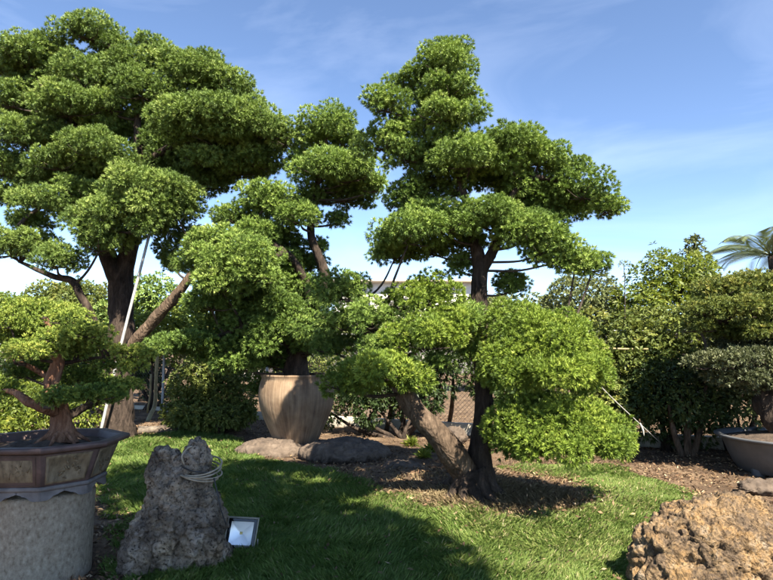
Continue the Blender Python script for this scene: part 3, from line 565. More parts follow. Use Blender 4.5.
bev(octsolid(MB(), [(.02, zf), (.375, zf), (.385, zf + .03), (.395, zf + .032), (.475, zt), (.46, zt + .002), (.42, zt), (.36, zf + .06), (.02, zf + .06)]).build('body', M['potrim'], pot), .005)
bev(octsolid(MB(), [(.478, zt + .003), (.545, zt + .02), (.553, z_rim - .012), (.545, z_rim), (.475, z_rim), (.455, zt + .01), (.452, zt + .002)]).build('rim', M['potrim'], pot), .008, 3)
for q in range(8):
    a0, a1 = A8[q], A8[(q + 1) % 8]
    def P_(s, t, off):
        r = .396 + (.475 - .396) * t; A_ = np.array([math.cos(a0), math.sin(a0), 0]) * r; B_ = np.array([math.cos(a1), math.sin(a1), 0]) * r
        nrm = np.array([math.cos((a0 + a1) / 2), math.sin((a0 + a1) / 2), 0.]); p = A_ * (1 - s) + B_ * s + nrm * off
        return [pb[0] + p[0], pb[1] + p[1], zf + .032 + (zt - zf - .032) * t]
    mb = MB(); s0, s1, t0, t1 = .09, .91, .06, .95
    V = [P_(s0, t0, -.004), P_(s1, t0, -.004), P_(s1, t1, -.004), P_(s0, t1, -.004), P_(s0, t0, .005), P_(s1, t0, .005), P_(s1, t1, .005), P_(s0, t1, .005),
         P_(s0 + .05, t0 + .08, .005), P_(s1 - .05, t0 + .08, .005), P_(s1 - .05, t1 - .08, .005), P_(s0 + .05, t1 - .08, .005), P_(s0 + .065, t0 + .1, .0), P_(s1 - .065, t0 + .1, .0), P_(s1 - .065, t1 - .1, .0), P_(s0 + .065, t1 - .1, .0)]
    F = [(0, 1, 5, 4), (1, 2, 6, 5), (2, 3, 7, 6), (3, 0, 4, 7)] + [(4 + k, 4 + (k + 1) % 4, 8 + (k + 1) % 4, 8 + k) for k in range(4)] + [(8 + k, 8 + (k + 1) % 4, 12 + (k + 1) % 4, 12 + k) for k in range(4)] + [(12, 13, 14, 15)]
    mb.add(V, F); pn = mb.build('panel', M['panel'], pot)
    mb = MB(); rg = random.Random(q + 5)          # low relief: branch with leaves
    for k in range(16):
        s = rg.gauss(.5, .12); t = rg.gauss(.45, .14); tube(mb, [P_(s, t, .002), P_(s + rg.uniform(-.05, .05), t + rg.uniform(-.1, .1), .004), P_(s + rg.uniform(-.08, .08), t + rg.uniform(-.14, .14), .001)], [.004, .007, .002], 5, 2)
    mb.build('relief', M['motif'], pn, smooth=True)
    # scalloped feet at this corner: a plate on each of the two sides that meet here
    mb = MB(); am = A8[q - 1]
    for other, sg in ((a1, 1), (am, -1)):
        A_ = np.array([math.cos(a0), math.sin(a0), 0]); B_ = np.array([math.cos(other), math.sin(other), 0]); out = [(0, 0), (0, -.053), (.12, -.055), (.20, -.050), (.25, -.036), (.30, -.028), (.36, -.026), (.40, -.018), (.50, -.010), (.50, 0)]
        V = []
        for rr in (.392, .362):
            for s, z in out:
                p = (A_ * (1 - s) + B_ * s) * (rr - .25 * 0 + z * -.12); V.append((pb[0] + p[0], pb[1] + p[1], zf + z - .0005))
        n = len(out); F = [tuple(range(n)), tuple(range(2 * n - 1, n - 1, -1))] + [(k, (k + 1) % n, n + (k + 1) % n, n + k) for k in range(n)]
        mb.add(V, F)
    bev(mb.build('foot', M['potbase'], pot), .004)
bev(octsolid(MB(), [(.3, zf - .002), (.393, zf - .002), (.404, zf + .008), (.404, zf + .022), (.397, zf + .031), (.38, zf + .031)]).build('base_band', M['potbase'], pot), .004)
sg = 24; V = []; F = []
for k in range(sg + 1):
    for q in range(48):
        a = q * 2 * math.pi / 48; r = .452 * k / sg * (1 / math.cos(((a - A8[0]) % (math.pi / 4)) - math.pi / 8)) * .924
        x, y = pb[0] + r * math.cos(a), pb[1] + r * math.sin(a); rr = r / .45
        V.append((x, y, zt + .0 + .055 * math.exp(-(rr / .42) ** 2) + .03 * (mn.noise(Vector((x * 9, y * 9, 0)))) * (1 - rr ** 6)))
for k in range(sg):
    for q in range(48): F.append((k * 48 + q, k * 48 + (q + 1) % 48, k * 48 + 48 + (q + 1) % 48, k * 48 + 48 + q))
MB().add(V, F).build('soil', M['soil'], pot, smooth=True)
b0 = np.array([*at(62, 436, PD)[:2], zt + .03])
bt = tree_root('bonsai_tree', b0, 'bonsai with reddish trunk and flat green pads in the octagonal pot', 'bonsai')
K1 = limb(bt, 'trunk', [(60, 440, PD), (62, 428, PD), (60, 412, PD), (54, 398, PD), (52, 382, PD), (57, 366, PD), (56, 350, PD), (50, 335, PD), (46, 318, PD)], [16, 10.5, 8.5, 7.5, 7, 6, 5, 3.5, 2], M['barkRed'], 18, 8, .35, 41)
K2 = limb(bt, 'limb', [(58, 412, PD), (44, 408, PD - .15), (30, 403, PD - .2), (16, 393, PD - .2), (4, 390, PD - .2)], [6.5, 5, 4.5, 3.5, 2], M['barkRed'], 12, 7, .25, 42)
K3 = limb(bt, 'limb', [(62, 418, PD + .1), (76, 412, PD + .2), (90, 405, PD + .2), (112, 398, PD + .1)], [6, 4.5, 3.5, 2], M['bark'], 10, 6, .25, 43)
K4 = limb(bt, 'limb', [(55, 364, PD), (72, 362, PD + .05), (95, 358, PD + .05), (135, 357, PD)], [2.6, 2.0, 1.6, 1], M['bark'], 9, 6, .2, 44)
K5 = limb(bt, 'limb', [(54, 380, PD), (40, 372, PD), (24, 364, PD - .1), (8, 358, PD)], [3.5, 3, 2, 1], M['barkRed'], 9, 6, .2, 45)
for q in range(7):
    a = q * .9 + .3; mb = MB(); e = b0 + np.array([math.cos(a) * .2, math.sin(a) * .2, -.02]); 
    tube(mb, [b0 + np.array([math.cos(a) * .05, math.sin(a) * .05, .07]), b0 + np.array([math.cos(a) * .12, math.sin(a) * .12, .03]), e], [.024, .016, .006], 8, 5, .3, q); mb.build('root', M['barkRed'], bt, smooth=True)
S = skeleton([K1, K2, K3, K4, K5])
padsK = [(38, 325, 40, 14, .25, -.05), (10, 305, 24, 12, .1, .05), (80, 345, 30, 9, .2, -.1), (30, 340, 30, 10, .2, -.1),(30, 310, 32, 12, .1, .08), (56, 312, 30, 13, .2, .05), (12, 322, 26, 13, -.1, .05), (68, 318, 22, 10, -.1, 0), (14, 336, 26, 12, .1, 0), (86, 332, 30, 10, -.15, .08), (100, 343, 12, 6, -.1, 0), (22, 352, 24, 12, -.25, .08), (42, 350, 22, 11, -.2, .05), (62, 338, 32, 9, -.1, .08), (80, 350, 20, 9, .1, -.1),
 (132, 351, 20, 7, .0, .1), (148, 354, 13, 6, .1, .05), (118, 352, 12, 6, .1, 0), (136, 366, 14, 6, .0, .05), (108, 364, 20, 6, .1, -.1), (60, 396, 30, 10, -.25, -.2), (92, 394, 32, 11, -.2, -.2), (112, 396, 16, 9, -.1, -.1), (128, 384, 15, 7, .05, .05), (4, 388, 16, 13, -.1, -.05), (25, 372, 24, 10, .35, -.25), (85, 376, 26, 9, .35, -.25), (55, 362, 22, 9, .4, -.3), (105, 384, 20, 8, .3, -.2)]
for q, (px, py, rx, ry, dy, tb) in enumerate(padsK): pad(bt, S, px, py, rx, ry, PD + dy, 500 + q, M['leafBonsai'], L=.027, Wd=.0025, n=22, dens=950, rc=.05, tbias=tb, br=.010, twigs=5)

# ------------------------------------------------------------------ rocks
def blobmesh(blobs, vox):
    bmv = MB()
    for (c, R, tilt) in blobs:
        nu, nv = 28, 18; V = []; F = []
        for a in range(nv + 1):
            for b_ in range(nu):
                th = math.pi * a / nv; ph = 2 * math.pi * b_ / nu; V.append((R[0] * math.sin(th) * math.cos(ph), R[1] * math.sin(th) * math.sin(ph), R[2] * math.cos(th)))
        for a in range(nv):
            for b_ in range(nu): F.append((a * nu + b_, (a + 1) * nu + b_, (a + 1) * nu + (b_ + 1) % nu, a * nu + (b_ + 1) % nu))
        V = np.array(V)
        if tilt: ca, sa = math.cos(tilt), math.sin(tilt); V = V @ np.array([[ca, 0, sa], [0, 1, 0], [-sa, 0, ca]]).T
        bmv.add(V + np.asarray(c), F)
    o = bmv.build('temp', None); md = o.modifiers.new('r', 'REMESH'); md.mode = 'VOXEL'; md.voxel_size = vox
    sm_ = o.modifiers.new('s', 'SMOOTH'); sm_.iterations = 6; sm_.factor = .5
    dg = bpy.context.evaluated_depsgraph_get(); ev = o.evaluated_get(dg); me = bpy.data.meshes.new_from_object(ev)
    old = o.data; bpy.data.objects.remove(o); bpy.data.meshes.remove(old); return me
def rock(name, blobs, vox, m, loc, big, pits, seed, label, cat='rock', fs=1., group=None):
    me = blobmesh(blobs, vox); me.update()
    n = len(me.vertices); co = np.zeros(n * 3, np.float32); me.vertices.foreach_get('co', co); co = co.reshape(-1, 3).astype(float)
    nr = np.array([v.normal for v in me.vertices])
    q = co * fs + seed
    d = big * (fbm(q * 4, seed, 4) - .5) * 2.4 + big * .8 * (np.abs(fbm(q * np.array([9, 9, 3.5]), seed + 9, 4) - .5) * -4 + .5)
    if pits:
        cr = np.array([(lambda r: r[1] - r[0])(mn.voronoi(Vector((p[0] * 9 * fs, p[1] * 9 * fs, p[2] * 5 * fs)) + Vector(tuple(.5 * (mn.noise_vector(Vector(tuple(p * 9)))))))[0]) for p in co])
        d = d - big * .8 * np.clip(1 - cr / .2, 0, 1) ** 1.3 + big * .35 * (fbm(q * 26, seed + 4, 3) - .5) * 2 - big * 1.0 * np.clip(.42 - fbm(q * np.array([7, 7, 4]), seed + 2, 3), 0, 1) * 4
    if pits:
        wv = np.array([mn.voronoi(Vector(tuple(p * 19 * fs + .35 * np.array([math.sin(p[2] * 30), math.cos(p[0] * 27), math.sin(p[1] * 33)]))))[0][0] for p in co])
        d = d - pits * .7 * np.clip(1 - wv / .5, 0, 1) ** 1.5
        w2 = np.array([mn.voronoi(Vector(tuple(p * 38 * fs)))[0][0] for p in co]); d = d - pits * .45 * np.clip(1 - w2 / .5, 0, 1)
    co = co + nr * d[:, None] - np.asarray(loc)
    me.vertices.foreach_set('co', co.astype(np.float32).ravel()); me.polygons.foreach_set('use_smooth', np.ones(len(me.polygons), bool)); me.update()
    me.materials.clear(); me.materials.append(m); o = bpy.data.objects.new(name, me); me.name = name; C.objects.link(o); o.location = tuple(loc); return tag(o, label, cat, group)
RD = 4.35
def rb_(px, py, rx, ry, dY=0, dep=1., tilt=0., D_=None):
    Y_ = (D_ or RD) + dY; k = Y_ / F0; return (at(px, py, Y_), (rx * k, rx * k * dep, ry * k), tilt)
base = at(172, 565, RD); base[2] = g1(base[0], base[1])
rock('rock', [rb_(195, 482, 17, 40), rb_(196, 453, 12, 14), rb_(181, 480, 16, 22), rb_(165, 482, 17, 36, .03, 1., -.15), rb_(168, 462, 11, 14), rb_(200, 530, 27, 44, -.05), rb_(176, 525, 34, 48, 0), rb_(152, 545, 27, 48, -.05, 1, .25), rb_(138, 565, 18, 30, 0, 1.1), rb_(190, 560, 38, 34, .05), rb_(180, 500, 26, 34)], .0125, M['rockgrey'], base, .040, .024, 3, 'tall grey pitted rock with two peaks on the left lawn')
RR = 4.05
base = at(715, 580, RR); base[2] = g1(base[0], base[1])
rock('rock', [rb_(715, 548, 66, 46, 0, .8, 0, RR), rb_(668, 560, 34, 38, -.05, 1, 0, RR), rb_(768, 560, 55, 46, .05, .9, 0, RR), rb_(700, 590, 70, 42, -.1, .7, 0, RR), rb_(690, 525, 30, 24, .1, 1, 0, RR), rb_(738, 520, 40, 26, .1, 1, 0, RR), rb_(660, 585, 26, 32, -.1, 1, 0, RR)], .0135, M['rocktan'], base, .042, .022, 8, 'wide tan pitted rock at the right front of the lawn')
def flat(px, py, rx, ry, Dd, seed, label, mm='rockflat', dep=.8):
    b_ = at(px, py + ry, Dd); b_[2] = g1(b_[0], b_[1]) - .03
    rock('flat_stone', [rb_(px, py, rx, ry, 0, dep, 0, Dd), rb_(px - rx * .3, py + 2, rx * .6, ry * .8, -.1, dep, 0, Dd), rb_(px + rx * .35, py + 1, rx * .6, ry * .85, .05, dep, 0, Dd)], .02, M[mm], b_, .034, .008, seed, label, 'stone', .9)
flat(270, 452, 34, 13, 8.9, 5, 'light brown flat stone at the lower left of the big clay urn')
flat(345, 453, 46, 14, 8.6, 6, 'long dark rounded stone at the lower right of the big clay urn')
flat(300, 449, 40, 8, 9.2, 7, 'flat brown stone directly beneath the big clay urn')
flat(402, 470, 22, 10, 7.4, 8, 'low brown stone left of the leaning trunk')
flat(760, 487, 22, 8, 6.6, 9, 'rounded brown stone in front of the grey bonsai pot')
flat(452, 436, 16, 9, 9.5, 12, 'reddish brown stone by the fence behind the centre trunk')
flat(165, 430, 12, 5, 10.6, 13, 'small brown stone on the soil right of the left tree trunk')

# ------------------------------------------------------------------ cable and floodlight
cc = at(199, 470, 4.13)
cbl = empty('cable_coil', cc, 'beige cable coiled round the right peak of the grey rock', 'cable')
def loop(cx, cy, rx, ry, r, mm, yaw=0., ph=0., turns=1.0, dep=.19):
    pts = []
    for t in np.linspace(0, 2 * math.pi * turns, int(18 * turns) + 1):
        px = cx + rx * math.cos(t + ph); py = cy + ry * math.sin(t + ph) + yaw * math.cos(t + ph); Yd = 4.34 - dep * math.sin(t + ph)
        pts.append(at(px, py, Yd))
    mb = MB(); tube(mb, pts, [r] * len(pts), 7, 3); mb.build('cable_loop', mm, cbl, smooth=True)
loop(200, 472, 22, 7, .0062, M['cable'], 1, .2, 1.0, .21); loop(199, 469, 22, 8.5, .0062, M['cable'], -2, .6, 1.0, .22); loop(198, 474, 20, 7, .0062, M['cable'], 3, 1.2, 1.0, .22); loop(201, 466, 21, 9, .0062, M['cable'], -4, 0, 1.0, .2)
loop(199, 466, 18, 6, .005, M['blackcable'], 2, .9, 1.0, .21)
mb = MB(); tube(mb, [at(184, 464, 4.2), at(182, 456, 4.2), at(188, 448, 4.25), at(194, 446, 4.3)], [.006] * 4, 7, 5); mb.build('cable_loop', M['cable'], cbl, smooth=True)
mb = MB(); tube(mb, [at(214, 478, 4.12), at(219, 500, 4.08), at(221, 510, 4.08), at(226, 524, 4.1)], [.005] * 4, 7, 5); mb.build('cable_end', M['blackcable'], cbl, smooth=True)
LD = 4.1
lc = gp(237, 555); lc[2] -= .012
fl = empty('floodlight', lc, 'square floodlight with black bezel standing in grass beside the grey rock', 'floodlight')
yw = math.radians(12); tl = math.radians(14); rl = math.radians(6)
ez = np.array([0, math.sin(tl), math.cos(tl)]); ex = np.array([math.cos(yw), math.sin(yw), 0]); ey = np.cross(ez, ex); ez, ex = ez * math.cos(rl) + ex * math.sin(rl), ex * math.cos(rl) - ez * math.sin(rl)
def LP(u, v, w_): return lc + ex * u + ez * v - ey * w_          # w_ > 0 is towards the camera
def lbox(mb, u0, u1, v0, v1, w0, w1):
    V = [LP(u0, v0, w0), LP(u1, v0, w0), LP(u1, v1, w0), LP(u0, v1, w0), LP(u0, v0, w1), LP(u1, v0, w1), LP(u1, v1, w1), LP(u0, v1, w1)]
    mb.add(V, [(0, 1, 2, 3), (7, 6, 5, 4), (4, 5, 1, 0), (5, 6, 2, 1), (6, 7, 3, 2), (7, 4, 0, 3)]); return mb
a, hh = .122, .285
mb = MB()
for bx in ((-a, -a + .012, 0, hh), (a - .012, a, 0, hh), (-a + .012, a - .012, 0, .012), (-a + .012, a - .012, hh - .012, hh)): lbox(mb, *bx, -.04, .02)
lbox(mb, -a + .012, a - .012, .012, hh - .012, -.045, -.030)
bev(mb.build('housing', M['housing'], fl), .003)
mb = MB()
for k in range(9): lbox(mb, -a + .02 + k * .0205, -a + .025 + k * .0205, .03, hh - .03, -.075, -.045)
mb.build('heat_sink', M['housing'], fl)
mb = MB(); u0, v0, v1 = a - .013, .013, hh - .013; iu, iv0, iv1 = a - .036, .082, hh - .034
for bx in ((-u0, -iu, v0, v1), (iu, u0, v0, v1), (-iu, iu, v0, iv0), (-iu, iu, iv1, v1)): lbox(mb, *bx, .0, .012)
mb.build('bezel', M['bezel'], fl)
mb = MB(); cu, cv0, cv1 = .016, (iv0 + iv1) / 2 - .012, (iv0 + iv1) / 2 + .012
V = [LP(-iu, iv0, .002), LP(iu, iv0, .002), LP(iu, iv1, .002), LP(-iu, iv1, .002), LP(-cu, cv0, -.028), LP(cu, cv0, -.028), LP(cu, cv1, -.028), LP(-cu, cv1, -.028)]
mb.add(V, [(0, 1, 5, 4), (1, 2, 6, 5), (2, 3, 7, 6), (3, 0, 4, 7), (4, 5, 6, 7)]); mb.build('reflector', M['reflector'], fl)
lbox(MB(), -.011, .011, cv0 + .002, cv1 - .002, -.0255, -.023).build('led_chip', M['led'], fl)
mb = MB(); mb.add([LP(-u0, v0, .0145), LP(u0, v0, .0145), LP(u0, v1, .0145), LP(-u0, v1, .0145)], [(0, 1, 2, 3)]); mb.build('glass', M['glass'], fl)
mb = MB(); tube(mb, [LP(-a - .012, .13, -.02), LP(-a - .013, .02, -.08), LP(0, 0, -.13), LP(a + .013, .02, -.08), LP(a + .012, .13, -.02)], [.006] * 5, 6, 4); mb.build('bracket', M['housing'], fl, smooth=True)

# ------------------------------------------------------------------ right bonsai
QD = 7.7; qc = at(790, 440, QD); zr = at(790, 446, QD - .85)[2]; zb = g1(qc[0], qc[1]) + .0
qb = np.array([qc[0], qc[1], zb]); hq = zr - zb
gpot = empty('oval_pot', qb, 'wide grey bonsai pot with flared lip at the right edge', 'pot')
lathe(MB(), [(.02, 0), (.60, 0), (.62, .02), (.63, .05), (.655, .07), (.72, hq * .5), (.775, hq * .86), (.79, hq - .045), (.86, hq - .03), (.868, hq - .006), (.85, hq), (.78, hq - .005), (.76, hq - .06)], qb, 72).build('body', M['greypot'], gpot, smooth=True)
lathe(MB(), [(.77, hq - .06), (.6, hq - .02), (.3, hq + .03), (.01, hq + .06)], qb, 40, .05, 3).build('soil', M['soil'], gpot, smooth=True)
for q in range(6):
    a = q * math.pi / 3 + .3; mb = MB(); tube(mb, [qb + np.array([math.cos(a) * .56, math.sin(a) * .56, .05]), qb + np.array([math.cos(a) * .58, math.sin(a) * .58, -.06])], [.09, .07], 8, 2); mb.build('foot', M['greypot'], gpot, smooth=True)
q0 = qb + np.array([0, 0, hq])
qt = tree_root('bonsai_tree', q0, 'spreading grey-green bonsai in the wide grey pot at the right edge', 'bonsai')
Q1 = limb(qt, 'trunk', [(788, 440, QD), (780, 425, QD), (766, 408, QD), (768, 392, QD), (785, 372, QD), (790, 345, QD), (775, 318, QD), (770, 295, QD)], [20, 14, 10, 9, 8, 6, 4, 2], M['bark'], 14, 7, .4, 51)
Q2 = limb(qt, 'limb', [(786, 370, QD), (760, 365, QD - .2), (728, 368, QD - .2), (704, 358, QD)], [5, 4, 3, 1.5], M['bark'], 9, 6, .25, 52)
Q3 = limb(qt, 'limb', [(785, 340, QD), (755, 330, QD), (720, 322, QD), (696, 312, QD)], [4, 3.5, 2.5, 1.2], M['bark'], 9, 6, .25, 53)
S = skeleton([Q1, Q2, Q3])
padsQ = [(720, 290, 28, 15, 0, .1), (750, 284, 32, 15, .1, .1), (780, 286, 30, 17, 0, .1), (708, 308, 26, 13, -.2, 0), (740, 306, 32, 14, -.3, .05), (774, 310, 30, 14, -.2, .05), (700, 326, 20, 10, -.1, 0), (760, 330, 34, 12, -.2, 0), (724, 330, 24, 10, .1, -.1), (712, 362, 26, 13, -.3, .05), (742, 356, 30, 13, -.3, .05), (772, 362, 28, 14, -.2, 0), (735, 376, 30, 12, -.2, 0), (765, 384, 26, 10, 0, -.1), (800, 340, 40, 30, .2, 0), (820, 300, 36, 26, 0, 0), (815, 380, 34, 18, -.1, 0), (735, 342, 26, 12, .4, -.2)]
for q, (px, py, rx, ry, dy, tb) in enumerate(padsQ): pad(qt, S, px, py, rx, ry, QD + dy, 600 + q, M['leafGrey'] if py > 332 else M['leafOlive'], L=.058, Wd=.0065, n=18, dens=220, rc=.13, tbias=tb, br=.02)  # lower pads take the greyer leaf, their shade put into the colour

# ------------------------------------------------------------------ fence
f0 = np.array([-6.4, 14.5]); f1 = np.array([5.25, 9.15]); fd = (f1 - f0) / np.linalg.norm(f1 - f0)
fa = f0 - fd * 9; fb = f1 + fd * 5; FL = np.linalg.norm(fb - fa)
def FP(s, z, off=0.): p = fa + fd * s + np.array([fd[1], -fd[0]]) * off; return np.array([p[0], p[1], z + .04])
fe = empty('chain_link_fence', FP(0, 0), 'long chain-link fence with pale kerb behind the trees', 'fence')
fr = np.arctan2(fd[1], fd[0]); Rf = np.array([[math.cos(fr), -math.sin(fr), 0], [math.sin(fr), math.cos(fr), 0], [0, 0, 1]])
mb = MB(); mb.box(FP(FL / 2, .06), (FL, .14, .22), Rf); bev(mb.build('kerb', M['concrete'], fe), .015)
mb = MB(); Hf = 1.62; p = .085; rw = .0026; z0 = .2
def wire(s0, z0_, s1, z1_):
    A_, B_ = FP(s0, z0_), FP(s1, z1_); d = unit(B_ - A_); u = np.array([fd[1], -fd[0], 0.]); v = np.cross(d, u); V = []
    for P_ in (A_, B_):
        for k in range(3): V.append(P_ + rw * (u * math.cos(k * 2.094) + v * math.sin(k * 2.094)))
    return V
VV = []; k = 0
for s in np.arange(-Hf, FL, p):
    for sg in (1, -1):
        sa, sb = (s, s + Hf) if sg == 1 else (s + Hf, s)
        za, zb_ = z0, z0 + Hf; lo, hi = min(sa, sb), max(sa, sb)
        if lo < 0 or hi > FL: continue
        VV += wire(sa, za, sb, zb_); k += 1
F = np.concatenate([np.array([[0, 1, 4, 3], [1, 2, 5, 4], [2, 0, 3, 5]]) + 6 * q for q in range(k)])
mb.add(np.array(VV), [F]); mb.build('mesh_wire', M['wire'], fe)
mb = MB(); tube(mb, [FP(0, z0 + Hf), FP(FL * .5, z0 + Hf + .005), FP(FL, z0 + Hf)], [.021] * 3, 8, 4); mb.build('rail', M['pole'], fe, smooth=True)
for s in np.arange(1.2, FL, 3.0):
    mb = MB(); tube(mb, [FP(s, -.1, .03), FP(s, 1.0, .03), FP(s, z0 + Hf + .06, .03)], [.03] * 3, 10, 2); mb.build('post', M['pole'], fe, smooth=True)
sp = at(146, 424, 12.0); sp[2] = g1(sp[0], sp[1])
mb = MB(); tube(mb, [at(146, 426, 12.0), at(150, 416, 12.2), at(155, 404, 12.4), at(156, 380, 12.4), at(158, 338, 12.4)], [.045, .045, .042, .035, .035], 10, 5); tube(mb, [at(147, 413, 12.2), at(150, 395, 12.2), at(151, 374, 12.2)], [.02] * 3, 8, 4); tube(mb, [at(135, 344, 12.4), at(150, 344, 12.42), at(168, 343, 12.4)], [.035] * 3, 8, 3)
tag(mb.build('standpipe', M['bamboo'], loc=sp, smooth=True), 'bent white pipe standing by the fence right of the left trunk', 'pipe')
for (pts, rad, lab) in (([(138, 434, 10.4), (152, 430, 10.5), (168, 427, 10.7)], .06, 'weathered grey log lying right of the left tree trunk'), ([(140, 428, 10.9), (158, 431, 10.7), (162, 436, 10.4)], .045, 'short dark log crossing the grey log on the soil'), ):
    mb = MB(); P = px_path(pts)
    for p in P: p[2] = g1(p[0], p[1]) + rad * .8
    tube(mb, P, [rad, rad * .9, rad * .7], 10, 5, .3, 3); tag(mb.build('log', M['log'], loc=P[1], smooth=True), lab, 'log')
# guy rope from the centre tree's right clump to the ground
mb = MB(); e = gp(664, 446); tube(mb, [at(585, 370, 5.6), at(612, 398, 6.3), at(640, 424, 7.2), e], [.006] * 4, 6, 4); tube(mb, [at(640, 423, 7.15), at(643, 430, 7.15), at(644, 436, 7.15)], [.008, .011, .004], 6, 3)
tag(mb.build('guy_rope', M['rope'], loc=e, smooth=True), 'pale guy rope slanting down right of the lower centre foliage', 'rope')
mb = MB(); tube(mb, [at(598, 348, 8.92), at(625, 349, 8.9), at(648, 349, 8.88)], [.016, .016, .014], 8, 4)
tag(mb.build('bamboo_rail', M['bamboo'], loc=at(620, 450, 8.7), smooth=True), 'yellow bamboo rail among the olive shrubs at right', 'rail')

# ------------------------------------------------------------------ background vegetation
def bush(name, lobes, m, L, Wd, n, dens, label, cat, trunk=None, seed=0, group=None, tb=0., stems=3, under=.9, bm='bark', fill=.5):
    """lobes in photo pixels (px, py, rx, ry, Y)"""
    px, py, rx, ry, Y = lobes[0]
    bx = at(px, py, Y); bz = g1(bx[0], bx[1]); base = np.array([bx[0], bx[1], bz])
    r = tree_root(name, base, label, cat, group); mb = MB(); tb_ = MB()
    for q, (px, py, rx, ry, Y) in enumerate(lobes):
        k = Y / F0; c = at(px, py, Y); P, A, t = dome(c, (rx * k, rx * k * .85, ry * k), dens, seed + q, under, .35, fill, tbias=tb, low=.8, rc=L * 2.4)
        ok = P[:, 2] > g(P[:, 0], P[:, 1]) + .02
        leaves(mb, P[ok], A[ok], L, Wd, n, t[ok], (10, 85), .2)
        if trunk:
            b0 = base + np.array([random.uniform(-.15, .15), random.uniform(-.15, .15), -.05]); tube(tb_, [b0, b0 * .5 + c * .5 + np.array([random.uniform(-.1, .1), 0, -.1]), c], [trunk, trunk * .7, trunk * .25], 8, 5, .2, q)
    mb.build('crown', m, r)
    if trunk: tb_.build('trunk', M[bm], r, smooth=True)
    return r
G = 'trees and shrubs behind the garden'
# right side
bush('round_tree', [(582, 305, 44, 34, 16), (560, 330, 30, 34, 16), (612, 322, 32, 34, 16)], M['leafDull'], .13, .022, 9, 55, 'dull green dome-shaped tree behind the lower right of the centre tree', 'tree', .12, 700)
bush('tall_tree', [(655, 290, 28, 40, 15), (682, 282, 32, 40, 15), (640, 320, 34, 38, 15), (700, 310, 26, 40, 15)], M['leafLime'], .16, .022, 8, 50, 'tall yellow-green loose tree behind the dark shrub at right', 'tree', .1, 720, tb=-.05)
bush('spire_tree', [(694, 268, 16, 22, 17), (695, 250, 9, 14, 17), (694, 243, 5, 7, 17), (700, 290, 20, 26, 17)], M['leafDull'], .14, .025, 8, 55, 'thin dark spire top rising above the yellow-green tree at right', 'tree', .07, 740)
bush('shrub', [(608, 334, 30, 24, 9.3), (590, 365, 32, 40, 9.3), (622, 366, 36, 42, 9.2), (605, 410, 40, 36, 9.0)], M['leafOlive'], .10, .017, 10, 90, 'olive shrub behind the bamboo rail', 'shrub', .05, 760)
bush('shrub', [(658, 340, 36, 36, 9.2), (694, 345, 34, 44, 9.1), (650, 385, 34, 36, 9.1)], M['leafOlive'], .10, .016, 10, 90, 'olive yellow shrub above the dark shrub at right', 'shrub', .05, 780)
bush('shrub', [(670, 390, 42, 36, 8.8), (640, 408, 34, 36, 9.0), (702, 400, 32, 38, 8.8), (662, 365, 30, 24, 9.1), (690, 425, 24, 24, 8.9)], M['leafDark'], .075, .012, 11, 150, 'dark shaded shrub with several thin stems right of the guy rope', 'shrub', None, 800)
dk = bpy.data.objects[-1] if False else None
mb = MB(); sb_ = gp(686, 456)
for (dx, px, py) in ((0, 690, 400), (.03, 682, 395), (-.05, 668, 400), (.08, 706, 385)):
    b_ = sb_ + np.array([dx, 0, -.05]); e = at(px, py, 8.6); tube(mb, [b_, b_ * .5 + e * .5 + np.array([dx * .6, 0, 0]), e], [.055, .042, .02], 9, 5, .25, int(dx * 100) + 9)
tr = [o for o in C.objects if o.get('label', '').startswith('dark shaded shrub')][0]
mb.build('stem', M['barkLight'], tr, smooth=True)
bush('shrub', [(735, 402, 40, 30, 8.9), (780, 395, 44, 36, 8.8), (720, 370, 36, 36, 9.0), (770, 355, 50, 40, 8.9), (820, 380, 50, 50, 8.9)], M['leafDull'], .10, .017, 9, 80, 'dim green shrub between the fence and the right bonsai', 'shrub', .04, 820)
bush('broad_tree', [(760, 310, 50, 40, 18), (830, 300, 60, 50, 18), (720, 330, 40, 40, 18), (640, 350, 60, 36, 18)], M['leafDull'], .16, .03, 8, 40, 'broad green tree beneath the palm at the right edge', 'tree', .14, 840)
